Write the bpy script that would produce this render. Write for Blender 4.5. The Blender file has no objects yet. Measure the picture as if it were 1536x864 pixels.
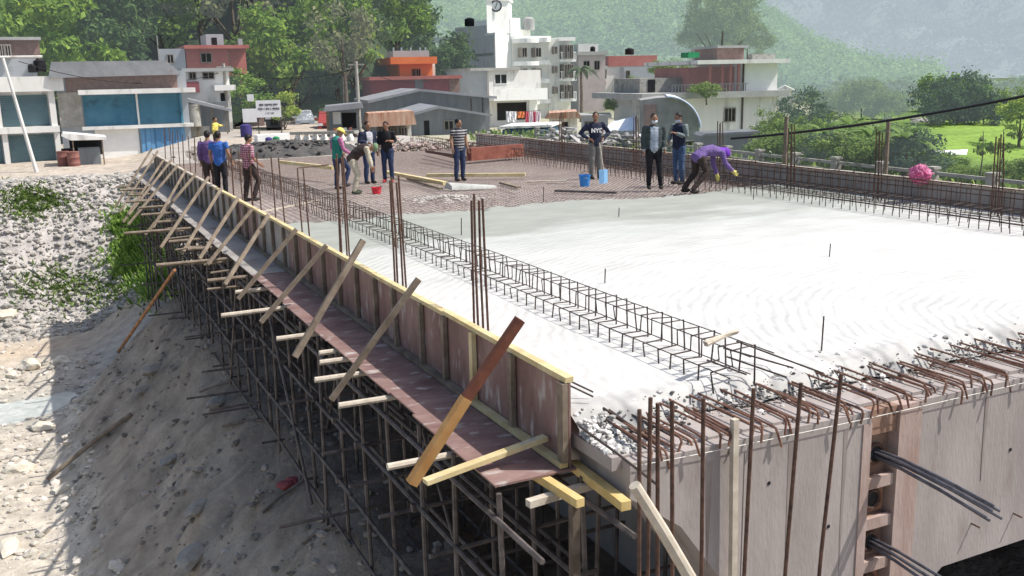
import bpy, bmesh, math, random
from mathutils import Vector, Matrix, noise
R = math.radians
rnd = random.Random(7)
sc = bpy.context.scene
C = sc.collection
# ------------------------------------------------------------------ camera
F, HC = 1450.0, 2.75
YAW, PITCH, ROLL = R(25.768578), R(12.334850), R(1.2)
fw = Vector((math.sin(YAW)*math.cos(PITCH), math.cos(YAW)*math.cos(PITCH), -math.sin(PITCH)))
r0 = Vector((math.cos(YAW), -math.sin(YAW), 0)); u0 = r0.cross(fw)
rt = r0*math.cos(ROLL) - u0*math.sin(ROLL)
up = r0*math.sin(ROLL) + u0*math.cos(ROLL)
CAM = Vector((0, 0, HC))
cd = bpy.data.cameras.new('camera'); cam = bpy.data.objects.new('camera', cd); C.objects.link(cam)
cam.matrix_world = Matrix(((rt.x, up.x, -fw.x, 0), (rt.y, up.y, -fw.y, 0), (rt.z, up.z, -fw.z, HC), (0, 0, 0, 1)))
cd.sensor_width = 36; cd.lens = F/1536*36; cd.clip_end = 5000; cd.clip_start = .05
sc.camera = cam
def ray(px, py): return fw + rt*((px-768)/F) - up*((py-432)/F)
def at(px, py, d): return CAM + ray(px, py)*d            # a point at depth d metres
def onz(px, py, z):
    d = ray(px, py); return CAM + d*((z-HC)/d.z)
def onx(px, py, x):
    d = ray(px, py); return CAM + d*(x/d.x)
def V(*a): return Vector(a)
def sstep(a, b, x):
    t = min(1, max(0, (x-a)/(b-a))); return t*t*(3-2*t)
def ns(x, y, z=0.0): return noise.noise(Vector((x, y, z)))
def fbm(x, y, z=0.0, o=4):
    s, a = 0, 1
    for i in range(o):
        s += a*noise.noise(Vector((x, y, z+i*7.3))); x *= 2.03; y *= 2.03; a *= .5
    return s
# ------------------------------------------------------------------ materials
HAZE = (.62, .72, .80)
def mat(name, col, var=.18, scale=3.0, rough=.85, bump=.0, bscale=None, col2=None, metal=0, haze=0, stain=None, island=0.0, translucent=0.0, attr=None, stretch=None, obrand=0.0, spec=.3):
    m = bpy.data.materials.new(name); m.use_nodes = True
    nt = m.node_tree; N = nt.nodes; L = nt.links
    b = N['Principled BSDF']
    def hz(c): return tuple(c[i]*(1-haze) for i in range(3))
    tc = N.new('ShaderNodeTexCoord'); src = tc.outputs['Object']
    if stretch:
        mp = N.new('ShaderNodeMapping'); mp.inputs['Scale'].default_value = stretch; L.new(src, mp.inputs['Vector']); src = mp.outputs['Vector']
    n1 = N.new('ShaderNodeTexNoise'); n1.inputs['Scale'].default_value = scale; n1.inputs['Detail'].default_value = 6; n1.inputs['Roughness'].default_value = .65
    L.new(src, n1.inputs['Vector'])
    c2 = col2 or tuple(min(1, c*(1+var*1.3)) for c in col)
    c1 = col if col2 else tuple(c*(1-var*1.3) for c in col)
    rp = N.new('ShaderNodeValToRGB'); rp.color_ramp.elements[0].position = .33; rp.color_ramp.elements[1].position = .67
    rp.color_ramp.elements[0].color = (*hz(c1), 1); rp.color_ramp.elements[1].color = (*hz(c2), 1)
    L.new(n1.outputs['Fac'], rp.inputs['Fac']); out = rp.outputs['Color']
    def mix(kind, fac, a, bcol):
        mx = N.new('ShaderNodeMix'); mx.data_type = 'RGBA'; mx.blend_type = kind
        if hasattr(fac, 'default_value') or not isinstance(fac, float): L.new(fac, mx.inputs[0])
        else: mx.inputs[0].default_value = fac
        L.new(a, mx.inputs[6])
        if isinstance(bcol, tuple): mx.inputs[7].default_value = (*bcol, 1)
        else: L.new(bcol, mx.inputs[7])
        return mx.outputs[2]
    if attr:
        at_ = N.new('ShaderNodeVertexColor'); at_.layer_name = attr
        out = mix('MULTIPLY', 1.0, out, at_.outputs['Color'])
    if stain:
        n2 = N.new('ShaderNodeTexNoise'); n2.inputs['Scale'].default_value = stain[1]; n2.inputs['Detail'].default_value = 5
        L.new(src if len(stain) < 4 else tc.outputs['Object'], n2.inputs['Vector'])
        r2 = N.new('ShaderNodeMapRange'); r2.inputs[1].default_value = stain[2]; r2.inputs[2].default_value = stain[2]+.12
        L.new(n2.outputs['Fac'], r2.inputs[0]); out = mix('MIX', r2.outputs[0], out, hz(stain[0]))
    if island or obrand:
        hs = N.new('ShaderNodeHueSaturation'); 
        if island:
            g = N.new('ShaderNodeNewGeometry'); rv = g.outputs['Random Per Island']; k = island
        else:
            g = N.new('ShaderNodeObjectInfo'); rv = g.outputs['Random']; k = obrand
        mr = N.new('ShaderNodeMapRange'); mr.inputs[3].default_value = 1-k; mr.inputs[4].default_value = 1+k
        L.new(rv, mr.inputs[0]); L.new(mr.outputs[0], hs.inputs['Value'])
        mr2 = N.new('ShaderNodeMapRange'); mr2.inputs[3].default_value = .5+.035*k; mr2.inputs[4].default_value = .5-.05*k
        L.new(rv, mr2.inputs[0]); L.new(mr2.outputs[0], hs.inputs['Hue'])
        L.new(out, hs.inputs['Color']); out = hs.outputs['Color']
    L.new(out, b.inputs['Base Color'])
    b.inputs['Roughness'].default_value = rough; b.inputs['Metallic'].default_value = metal
    b.inputs['Specular IOR Level'].default_value = spec
    if haze:
        b.inputs['Emission Color'].default_value = (*HAZE, 1); b.inputs['Emission Strength'].default_value = haze*.88/(1-translucent)  # painted haze: surfaces glow faintly in airlight colour, lifting shaded walls too
    if bump:
        nb = N.new('ShaderNodeTexNoise'); nb.inputs['Scale'].default_value = bscale or scale*4; nb.inputs['Detail'].default_value = 5
        L.new(src, nb.inputs['Vector'])
        bp = N.new('ShaderNodeBump'); bp.inputs['Strength'].default_value = bump; bp.inputs['Distance'].default_value = .05
        L.new(nb.outputs['Fac'], bp.inputs['Height']); L.new(bp.outputs['Normal'], b.inputs['Normal'])
    if translucent:
        tr = N.new('ShaderNodeBsdfTranslucent'); L.new(out, tr.inputs['Color'])
        ms = N.new('ShaderNodeMixShader'); ms.inputs[0].default_value = translucent
        L.new(b.outputs[0], ms.inputs[1]); L.new(tr.outputs[0], ms.inputs[2]); L.new(ms.outputs[0], N['Material Output'].inputs['Surface'])
    return m
# ------------------------------------------------------------------ mesh builder
def woff(o):
    p = Vector((0, 0, 0))
    while o is not None: p += o.location; o = o.parent
    return p
class MB:
    def __init__(s): s.v = []; s.f = []; s.mi = []; s.cur = 0
    def add(s, vs, fs):
        n = len(s.v); s.v += [tuple(v) for v in vs]
        for f in fs: s.f.append([i+n for i in f]); s.mi.append(s.cur)
        return s
    def box(s, x0, x1, y0, y1, z0, z1):
        vs = [(x, y, z) for z in (z0, z1) for y in (y0, y1) for x in (x0, x1)]
        return s.add(vs, [(0,2,3,1),(4,5,7,6),(0,1,5,4),(2,6,7,3),(0,4,6,2),(1,3,7,5)])
    def bar(s, p, q, w, h, upv=(0,0,1), jit=0):
        p, q = Vector(p), Vector(q); d = (q-p).normalized(); a = d.cross(Vector(upv))
        if a.length < 1e-3: a = d.cross(Vector((1,0,0)))
        a.normalize(); b = a.cross(d)
        vs = []
        for e in (p, q):
            for sx, sy in ((-1,-1),(1,-1),(1,1),(-1,1)):
                vs.append(e + a*(sx*w/2*(1+rnd.uniform(-jit,jit))) + b*(sy*h/2*(1+rnd.uniform(-jit,jit))))
        return s.add(vs, [(0,1,2,3),(7,6,5,4),(0,4,5,1),(1,5,6,2),(2,6,7,3),(3,7,4,0)])
    def tube(s, pts, r, n=6, cap=True):
        pts = [Vector(p) for p in pts]; rs = r if isinstance(r, (list, tuple)) else [r]*len(pts)
        prev = None; base = len(s.v); vs = []
        for i, p in enumerate(pts):
            d = (pts[min(i+1, len(pts)-1)] - pts[max(i-1, 0)]).normalized()
            if prev is None:
                a = d.orthogonal().normalized()
            else:
                a = (prev - d*prev.dot(d))
                a = a.normalized() if a.length > 1e-5 else d.orthogonal().normalized()
            prev = a; b = d.cross(a)
            for k in range(n):
                t = 2*math.pi*k/n; vs.append(p + (a*math.cos(t)+b*math.sin(t))*rs[i])
        fs = []
        for i in range(len(pts)-1):
            for k in range(n): fs.append((i*n+k, i*n+(k+1) % n, (i+1)*n+(k+1) % n, (i+1)*n+k))
        if cap: fs.append(tuple(range(n-1, -1, -1))); m = (len(pts)-1)*n; fs.append(tuple(range(m, m+n)))
        return s.add(vs, fs)
    def loft(s, rings):
        n = len(rings[0]); vs = [v for r in rings for v in r]; fs = []
        for i in range(len(rings)-1):
            for k in range(n): fs.append((i*n+k, i*n+(k+1) % n, (i+1)*n+(k+1) % n, (i+1)*n+k))
        fs.append(tuple(range(n-1, -1, -1))); m = (len(rings)-1)*n; fs.append(tuple(range(m, m+n)))
        return s.add(vs, fs)
    def ell(s, c, rx, ry, rz, nu=12, nv=8, rot=None):
        rings = []
        c = Vector(c)
        for j in range(nv+1):
            ph = -math.pi/2 + math.pi*(j+.02)/(nv+.04)
            ring = []
            for i in range(nu):
                t = 2*math.pi*i/nu
                p = Vector((rx*math.cos(ph)*math.cos(t), ry*math.cos(ph)*math.sin(t), rz*math.sin(ph)))
                if rot is not None: p = rot @ p
                ring.append(c+p)
            rings.append(ring)
        return s.loft(rings)
    def lathe(s, c, prof, n=14):
        c = Vector(c)
        return s.loft([[c+Vector((r*math.cos(2*math.pi*k/n), r*math.sin(2*math.pi*k/n), z)) for k in range(n)] for r, z in prof])
    def prism(s, poly, y0, y1):           # polygon in the x-z plane pushed along y
        n = len(poly)
        vs = [(x, y0, z) for x, z in poly] + [(x, y1, z) for x, z in poly]
        return s.add(vs, [tuple(range(n)), tuple(range(2*n-1, n-1, -1))] + [((i+1) % n, i, i+n, (i+1) % n+n) for i in range(n)])
    def rock(s, c, r, seed, sq=(1, 1, .7), sub=1):
        bm = bmesh.new(); bmesh.ops.create_icosphere(bm, subdivisions=sub, radius=1)
        q = Matrix.Rotation(seed*1.7, 3, 'Z')
        vs = []
        for v in bm.verts:
            k = 1+.45*noise.noise(v.co*1.3+Vector((seed*3.1, seed*1.3, 0)))
            p = Vector((v.co.x*sq[0], v.co.y*sq[1], v.co.z*sq[2]))*k*r
            vs.append(Vector(c)+q @ p)
        fs = [[v.index for v in f.verts] for f in bm.faces]; bm.free()
        return s.add(vs, fs)
    def ring(s, c, r, t, n=24):           # flat ring in the x-z plane
        return s.tube([(c[0]+r*math.cos(2*math.pi*k/n), c[1], c[2]+r*math.sin(2*math.pi*k/n)) for k in range(n+1)], t, 6, False)
    def build(s, name, m, parent=None, smooth=False, world=True, base=False):
        me = bpy.data.meshes.new(name)
        vs = s.v
        org = Vector((0, 0, 0))
        if parent is not None and world: org = woff(parent)
        if parent is None and base:
            lo = [min(v[i] for v in vs) for i in range(3)]; hi = [max(v[i] for v in vs) for i in range(3)]
            org = Vector(((lo[0]+hi[0])/2, (lo[1]+hi[1])/2, lo[2]))
        me.from_pydata([tuple(Vector(v)-org) for v in vs], [], s.f)
        ms = m if isinstance(m, (list, tuple)) else [m]
        for k in ms: me.materials.append(k)
        if len(ms) > 1:
            for p, i in zip(me.polygons, s.mi): p.material_index = min(i, len(ms)-1)
        me.update()
        o = bpy.data.objects.new(name, me); C.objects.link(o)
        if parent is not None: o.parent = parent
        elif base: o.location = org
        if smooth:
            for p in me.polygons: p.use_smooth = True
            try: me.set_sharp_from_angle(angle=R(40))
            except Exception: pass
        return o
def tag(o, label, cat, group=None, kind=None):
    o['label'] = label; o['category'] = cat
    if group: o['group'] = group
    if kind: o['kind'] = kind
    return o
def thing(name, label, cat, loc=(0, 0, 0), rz=0, group=None):
    o = bpy.data.objects.new(name, None); C.objects.link(o); o.empty_display_size = .2
    o.location = loc; o.rotation_euler = (0, 0, rz)
    return tag(o, label, cat, group)
def struct(o): o['kind'] = 'structure'; return o
def copy_tree(o, parent=None):
    c = o.copy(); C.objects.link(c)
    if parent is not None: c.parent = parent
    for ch in list(o.children): copy_tree(ch, c)
    return c
# common materials
M = {}
M['rust'] = mat('rusty_steel', (.055, .033, .027), .35, 14, .8, col2=(.15, .085, .062))
M['rustpale'] = mat('pale_rusty_steel', (.25, .20, .18), .35, 14, .9, col2=(.40, .34, .315))
M['bar'] = mat('dark_rebar', (.04, .034, .034), .3, 10, .75, col2=(.10, .075, .065))
M['steel'] = mat('scaffold_steel', (.055, .048, .046), .3, 6, .6, col2=(.17, .145, .135), metal=.15)
M['wood'] = mat('weathered_wood', (.15, .118, .088), .25, 5, .85, col2=(.30, .245, .19), stretch=(1, 1, 1))
M['yellow_wood'] = mat('fresh_yellow_timber', (.50, .39, .19), .2, 4, .8, col2=(.70, .60, .36), stain=((.42, .40, .36), 5, .62))
M['orange_wood'] = mat('orange_split_log', (.20, .075, .04), .2, 2.2, .8, col2=(.52, .27, .12))
M['pole'] = mat('pale_pole', (.42, .36, .29), .2, 6, .8, col2=(.62, .56, .47))
M['ply'] = mat('film_faced_plywood', (.17, .095, .085), .3, 1.4, .65, col2=(.30, .20, .18), stain=((.44, .39, .37), 3.2, .58), stretch=(1.2, 2.2, .8))
M['plygrey'] = mat('cement_smeared_plywood', (.27, .245, .225), .25, 1.6, .75, col2=(.40, .38, .36), stain=((.22, .15, .13), 2.0, .6))
M['conc'] = mat('grey_concrete', (.36, .345, .325), .12, 1.2, .9, .15, 20, col2=(.48, .465, .445), stain=((.27, .24, .22), 1.7, .58))
M['endconc'] = mat('girder_end_concrete', (.31, .275, .262), .12, .9, .85, .12, 18, col2=(.42, .375, .36), stain=((.25, .2, .185), 1.1, .6), stretch=(2.2, 2.2, .6))
M['hook'] = mat('rusty_hook_steel', (.10, .05, .038), .35, 14, .85, col2=(.27, .145, .10))
M['joist'] = mat('new_yellow_joist', (.52, .37, .13), .2, 5, .75, col2=(.70, .54, .26))
M['darklog'] = mat('dark_red_log', (.10, .035, .025), .2, 3, .8, col2=(.24, .095, .06)); M['goldlog'] = mat('golden_split_log', (.38, .19, .065), .25, 3, .8, col2=(.54, .33, .14))
M['skin'] = mat('skin', (.30, .165, .11), .06, 8, .6)
M['hair'] = mat('black_hair', (.012, .011, .012), .2, 30, .6)
M['dark'] = mat('dark_opening', (.015, .016, .02), .2, 3, .5)
M['white'] = mat('white_paint', (.86, .86, .84), .04, 1.5, .8, stain=((.62, .60, .57), 1.2, .66), haze=.05)
# ------------------------------------------------------------------ light
SUN_EL = R(55); sx, sy = .88, -.475
sd = Vector((sx*math.cos(SUN_EL), sy*math.cos(SUN_EL), math.sin(SUN_EL))).normalized()
w = bpy.data.worlds.new('World'); sc.world = w; w.use_nodes = True
nt = w.node_tree; bg = nt.nodes['Background']; sky = nt.nodes.new('ShaderNodeTexSky'); sky.sky_type = 'NISHITA'
sky.sun_disc = False; sky.sun_elevation = SUN_EL; sky.sun_rotation = math.atan2(sx, sy); sky.dust_density = 3; sky.air_density = 1.2
nt.links.new(sky.outputs[0], bg.inputs['Color']); bg.inputs['Strength'].default_value = .15
ld = bpy.data.lights.new('sun', 'SUN'); ld.energy = 5.0; ld.angle = R(.5); ld.color = (1, .955, .88)
lo = bpy.data.objects.new('sun', ld); C.objects.link(lo); lo.location = (30, -20, 40)
lo.rotation_euler = (-sd).to_track_quat('-Z', 'Y').to_euler()
sc.view_settings.view_transform = 'Standard'; sc.view_settings.look = 'None'; sc.view_settings.exposure = 0
sc.render.engine = 'CYCLES'; sc.cycles.use_denoising = True; sc.cycles.max_bounces = 6; sc.cycles.transparent_max_bounces = 6
sc.cycles.caustics_reflective = False; sc.cycles.caustics_refractive = False
# ------------------------------------------------------------------ terrain
def hz(x, y):
    n = fbm(x*.35, y*.35)
    # river bed
    z = -6 + .12*n
    st = math.exp(-((y-29.6-.25*x)/1.1)**2)*(1-sstep(-.2, 1.2, x)); z -= .28*st
    z += .16*math.exp(-((y-32.3)/.8)**2)*abs(ns(x*1.5, y*1.5))*2*(1-sstep(1, 3, x))
    # spoil heap against the scaffold
    e = x + .35*ns(y*.4, 3.3) + .25*ns(y*1.1, 8.1)
    m = min(max((e+.35)*.86, 0), 3.15)
    m += (.22*fbm(x*.9, y*.9, 4)+.13*ns(x*.5+y*.9, y*1.6-x*.9, 6))*sstep(.2, 1.2, m) + .07*ns(x*4, y*4, 2)*sstep(.1, .6, m)
    end = 1 - sstep(27.6, 31.6, y + .8*ns(x*.6, 1.7) - .35*(x-1.5))
    m *= end
    if y < 12 and x > 3.6: m -= sstep(3.6, 6, x)*1.2
    z += m
    z += 1.3*sstep(30.5, 35.5, y)*sstep(.6, 3.2, x)
    # far bank
    toe = 38.6 - 2.2*sstep(2.5, 5, x) + .5*ns(x*.5, 9.2)
    t = sstep(toe-.3, toe+6.2, y)
    top = -1.05 + .95*sstep(3.5, 9, x) + .05*n
    bank = z + (top - z)*t + .30*fbm(x*.6, y*.6, 11)*math.sin(math.pi*t)
    z = bank
    # east side of the new bridge: a terrace behind a wall
    k = sstep(17.0, 17.6, x)*sstep(-5, 2, y)
    terr = -.35 - 2.4*sstep(22.5, 30, x)*(1 - sstep(36, 52, y)*.55)
    if x > 17: z = z + (terr - z)*k
    return z
xs = [-120, -80, -50, -30, -20, -14, -10] + [-8+.25*i for i in range(105)] + [19+i for i in range(24)] + [46, 52, 60, 70, 85, 110, 150, 220, 320]
ys = [-40, -20, -8, 0, 3, 5] + [6+.25*i for i in range(177)] + [51+i for i in range(20)] + [74, 80, 90, 110, 140, 190, 260, 360, 500]
verts = []; cols = []
def gcol(x, y, z):
    n = fbm(x*.5, y*.5, 20); n2 = ns(x*2.2, y*2.2, 5)
    bed = Vector((.53, .475, .40))*(1+.25*n2*.6)
    c = bed
    if x < 17:
        tk = math.exp(-((y-36.0-.12*x+.4*n)/1.6)**2); c = c.lerp(Vector((.52, .42, .32)), tk*.85)
        mk = sstep(.15, .8, z+6) * (1-sstep(30.5, 33, y)); c = c.lerp((Vector((.35, .295, .235))*(1+.35*n2+.25*ns(x*1.1+y*.3, y*.5-x*.6, 9))).lerp(Vector((.13, .112, .10)), .75*sstep(1.9, 3.3, x+.4*n)), mk)  # heap soil painted darker towards and under the scaffold, as its shade
        wet = math.exp(-((y-29.6-.25*x)/1.5)**2)*(1-sstep(0, 1.3, x)); c = c.lerp(Vector((.34, .34, .31)), wet*.8)
        bk = sstep(38.3, 39.5, y); c = c.lerp(Vector((.47, .44, .42))*(1+.2*n2), bk)
        st = sstep(44.6, 46, y); c = c.lerp(Vector((.46, .40, .335))*(1+.2*n2), st)
    if x >= 17:
        c = Vector((.33, .31, .25)).lerp(Vector((.10, .17, .045)), sstep(23, 27, x))
        q_ = x/max(y, 1); c = c.lerp(Vector((.40, .39, .30)), (1-sstep(.90, 1.02, q_))*sstep(34, 40, y)); r_ = math.hypot(x, y); fld = sstep(1.08, 1.14, q_)*sstep(62, 66, r_)*(1-sstep(92, 96, r_)); c = c.lerp(Vector((.21, .33, .06))*(1+.25*n2+.2*n), fld)
    if y > 60: c = c.lerp(Vector((.09, .12, .05)), sstep(84, 100, y))
    return c
for y in ys:
    for x in xs:
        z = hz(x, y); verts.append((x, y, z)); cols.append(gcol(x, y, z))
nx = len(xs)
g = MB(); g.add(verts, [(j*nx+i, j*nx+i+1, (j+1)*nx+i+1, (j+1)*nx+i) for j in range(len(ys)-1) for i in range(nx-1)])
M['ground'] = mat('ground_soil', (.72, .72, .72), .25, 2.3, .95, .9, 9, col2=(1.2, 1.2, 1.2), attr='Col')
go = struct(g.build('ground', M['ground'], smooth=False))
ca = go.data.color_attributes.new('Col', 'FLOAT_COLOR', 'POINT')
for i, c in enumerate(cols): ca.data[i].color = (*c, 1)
for p in go.data.polygons: p.use_smooth = True
# stream
g = MB()
sxs = [-14+.5*i for i in range(31)]
pts = []
for x in sxs:
    cy = 29.6+.25*x; wd = 1.15*(1-sstep(-.6, 1.0, x))+.05
    pts += [(x, cy-wd, -6.12), (x, cy+wd, -6.12)]
g.add(pts, [(2*i, 2*i+2, 2*i+3, 2*i+1) for i in range(len(sxs)-1)])
M['water'] = mat('stream_water', (.42, .46, .44), .25, 3, .12, .35, 7, col2=(.66, .68, .66), spec=.6)
struct(g.build('stream', M['water']))
# street on the far bank
g = MB(); pl = [onz(285, 232, -.1), onz(400, 232, 0), onz(560, 205, 0), onz(470, 190, -.0), onz(420, 188, -.0)]
L_ = [V(4.6, 38), V(4.2, 46), V(8.5, 56), V(16, 76)]; R_ = [V(16.8, 38), V(16.6, 46), V(17.5, 56), V(23, 76)]
g = MB(); P = []
for a, b in zip(L_, R_):
    for q in (a, b): P.append((q.x, q.y, max(hz(q.x, q.y), -.25)+.06))
g.add(P, [(2*i, 2*i+1, 2*i+3, 2*i+2) for i in range(3)])
M['road'] = mat('dusty_street', (.30, .275, .245), .15, .6, .95, .2, 8, col2=(.46, .43, .39))
struct(g.build('street', M['road']))
# loose stones -----------------------------------------------------------
M['stone'] = mat('river_stone', (.30, .285, .26), .2, 3, .9, .3, 12, island=.30, col2=(.44, .42, .39))
M['pebble'] = mat('pale_pebble', (.40, .37, .32), .2, 3, .9, island=.35, col2=(.58, .54, .47))
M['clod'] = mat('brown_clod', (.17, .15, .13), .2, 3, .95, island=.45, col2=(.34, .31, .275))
def scatter(n, fn, m, name, label, cat):
    g = MB(); k = 0
    for i in range(n):
        q = fn()
        if q is None: continue
        x, y, r, sq = q; g.rock((x, y, hz(x, y)+r*.18), r, i*.37, sq, 1)
    o = g.build(name, m); tag(o, label, cat, kind='stuff'); return o
def bankpt():
    x = rnd.uniform(-7, 7.5); y = rnd.uniform(37.2, 45.4)
    if fbm(x*.5, y*.5, 31) < -.55: return None
    r = .045+.15*rnd.random()**3.2
    return x, y, r, (1, rnd.uniform(.6, .9), rnd.uniform(.35, .7))
scatter(9500, bankpt, M['stone'], 'riprap_stone', 'grey angular stones dumped over the far river bank', 'stones')
def bedpt():
    x = rnd.uniform(-5, 1.2); y = 12+rnd.random()*25
    if 34 < y < 37.5 and rnd.random() < .85: return None
    if abs(y-29.6-.25*x) < .9: return None
    if hz(x, y) > -5.3: return None
    return x, y, .03+.12*rnd.random()**3, (1, rnd.uniform(.6, 1), rnd.uniform(.35, .7))
scatter(3000, bedpt, M['pebble'], 'river_gravel', 'pale gravel and pebbles on the sunlit river bed', 'gravel')
def heappt():
    x = rnd.uniform(-.2, 4); y = rnd.uniform(8, 31)
    if fbm(x*.8, y*.8, 61) < -.1: return None
    return x, y, .012+.10*rnd.random()**6, (1, rnd.uniform(.5, .9), rnd.uniform(.35, .7))
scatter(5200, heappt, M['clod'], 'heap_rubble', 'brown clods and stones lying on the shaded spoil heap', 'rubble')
M['slab'] = mat('heap_rock', (.26, .24, .215), .15, 4, .9, .3, 10, col2=(.38, .355, .32))  # darker grey-brown stone for the rocks on the heap
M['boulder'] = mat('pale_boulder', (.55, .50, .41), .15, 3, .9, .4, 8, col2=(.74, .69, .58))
bl = [(45, 549, .55, 'flat pale boulder in the row beside the stream'), (92, 541, .42, 'blocky yellowish boulder standing highest in the row beside the stream'),
      (4, 492, .62, 'large grey boulder at the foot of the stony bank'), (120, 548, .28, 'small grey boulder next to the yellowish one by the stream'),
      (18, 565, .3, 'low boulder at the stream edge below the flat pale one'), (62, 640, .4, 'rounded pale boulder between the stream and the spoil heap'),
      (30, 705, .36, 'white boulder on the sunlit gravel below the stream'), (95, 735, .3, 'half buried rock at the toe of the spoil heap'),
      (12, 820, .4, 'tilted pale slab of rock at the lower edge of the gravel')]
for i, (px, py, r, lb) in enumerate(bl):
    p = onz(px, py, -5.95); g = MB(); r *= .68; g.rock((p.x, p.y, hz(p.x, p.y)+r*.2), r, i*2.3+1, (1.3, .8, .55), 2)
    tag(g.build('boulder', M['boulder'], base=True), lb, 'boulder', 'boulders on the river bed')
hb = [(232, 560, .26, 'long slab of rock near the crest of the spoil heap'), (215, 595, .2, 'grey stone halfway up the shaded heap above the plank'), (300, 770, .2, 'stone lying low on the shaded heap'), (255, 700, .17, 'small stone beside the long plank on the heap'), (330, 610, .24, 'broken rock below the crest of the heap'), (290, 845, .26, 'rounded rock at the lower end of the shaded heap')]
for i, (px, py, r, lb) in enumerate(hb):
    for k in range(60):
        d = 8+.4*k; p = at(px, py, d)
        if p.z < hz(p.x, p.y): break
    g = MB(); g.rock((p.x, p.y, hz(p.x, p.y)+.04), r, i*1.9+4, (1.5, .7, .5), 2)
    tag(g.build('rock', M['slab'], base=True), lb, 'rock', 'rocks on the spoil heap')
def ground_hit(px, py, d0=6, d1=70):
    d = d0
    while d < d1:
        p = at(px, py, d)
        if p.z < hz(p.x, p.y): return V(p.x, p.y, hz(p.x, p.y))
        d += .1
    return at(px, py, d1)
# grass patches
M['grass'] = mat('bank_grass', (.10, .17, .045), .3, 3, .8, island=.5, translucent=.3, col2=(.20, .29, .08))
M['grass_sunny'] = mat('sun_tinted_grass', (.17, .31, .06), .3, 3, .8, island=.45, translucent=.4, col2=(.30, .46, .12))  # lighter copy of the bank grass, sunlight painted into its colour
def grass(cx, cy, spread, n, label, hgt=.35, m='grass'):
    g = MB()
    for i in range(n):
        px = rnd.gauss(cx, spread[0]); py = rnd.gauss(cy, spread[1])
        p = ground_hit(px, py, 20, 60)
        for k in range(3):
            a = rnd.uniform(0, 6.28); h = hgt*rnd.uniform(.5, 1.3); wv = V(math.cos(a), math.sin(a), 0)*.05
            q = p+V(rnd.uniform(-.15, .15), rnd.uniform(-.15, .15), -.03); t = q+V(rnd.uniform(-.2, .2), rnd.uniform(-.2, .2), h)
            g.add([q-wv, q+wv, t+wv*.4, t-wv*.4], [(0, 1, 2, 3)])
    tag(g.build('grass', M[m]), label, 'grass', kind='stuff')
grass(212, 378, (20, 26), 1500, 'bright green grass clump on the bank next to the scaffold', .28, 'grass_sunny')
grass(190, 345, (12, 10), 350, 'grass at the upper end of the green bank clump', .26, 'grass_sunny')
grass(45, 305, (34, 13), 420, 'dark grass patch high on the stony bank', .17)
grass(120, 432, (65, 18), 520, 'sparse grass among the stones low on the bank', .16)
grass(235, 415, (15, 14), 500, 'grass at the lower end of the green bank clump', .26, 'grass_sunny')
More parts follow.
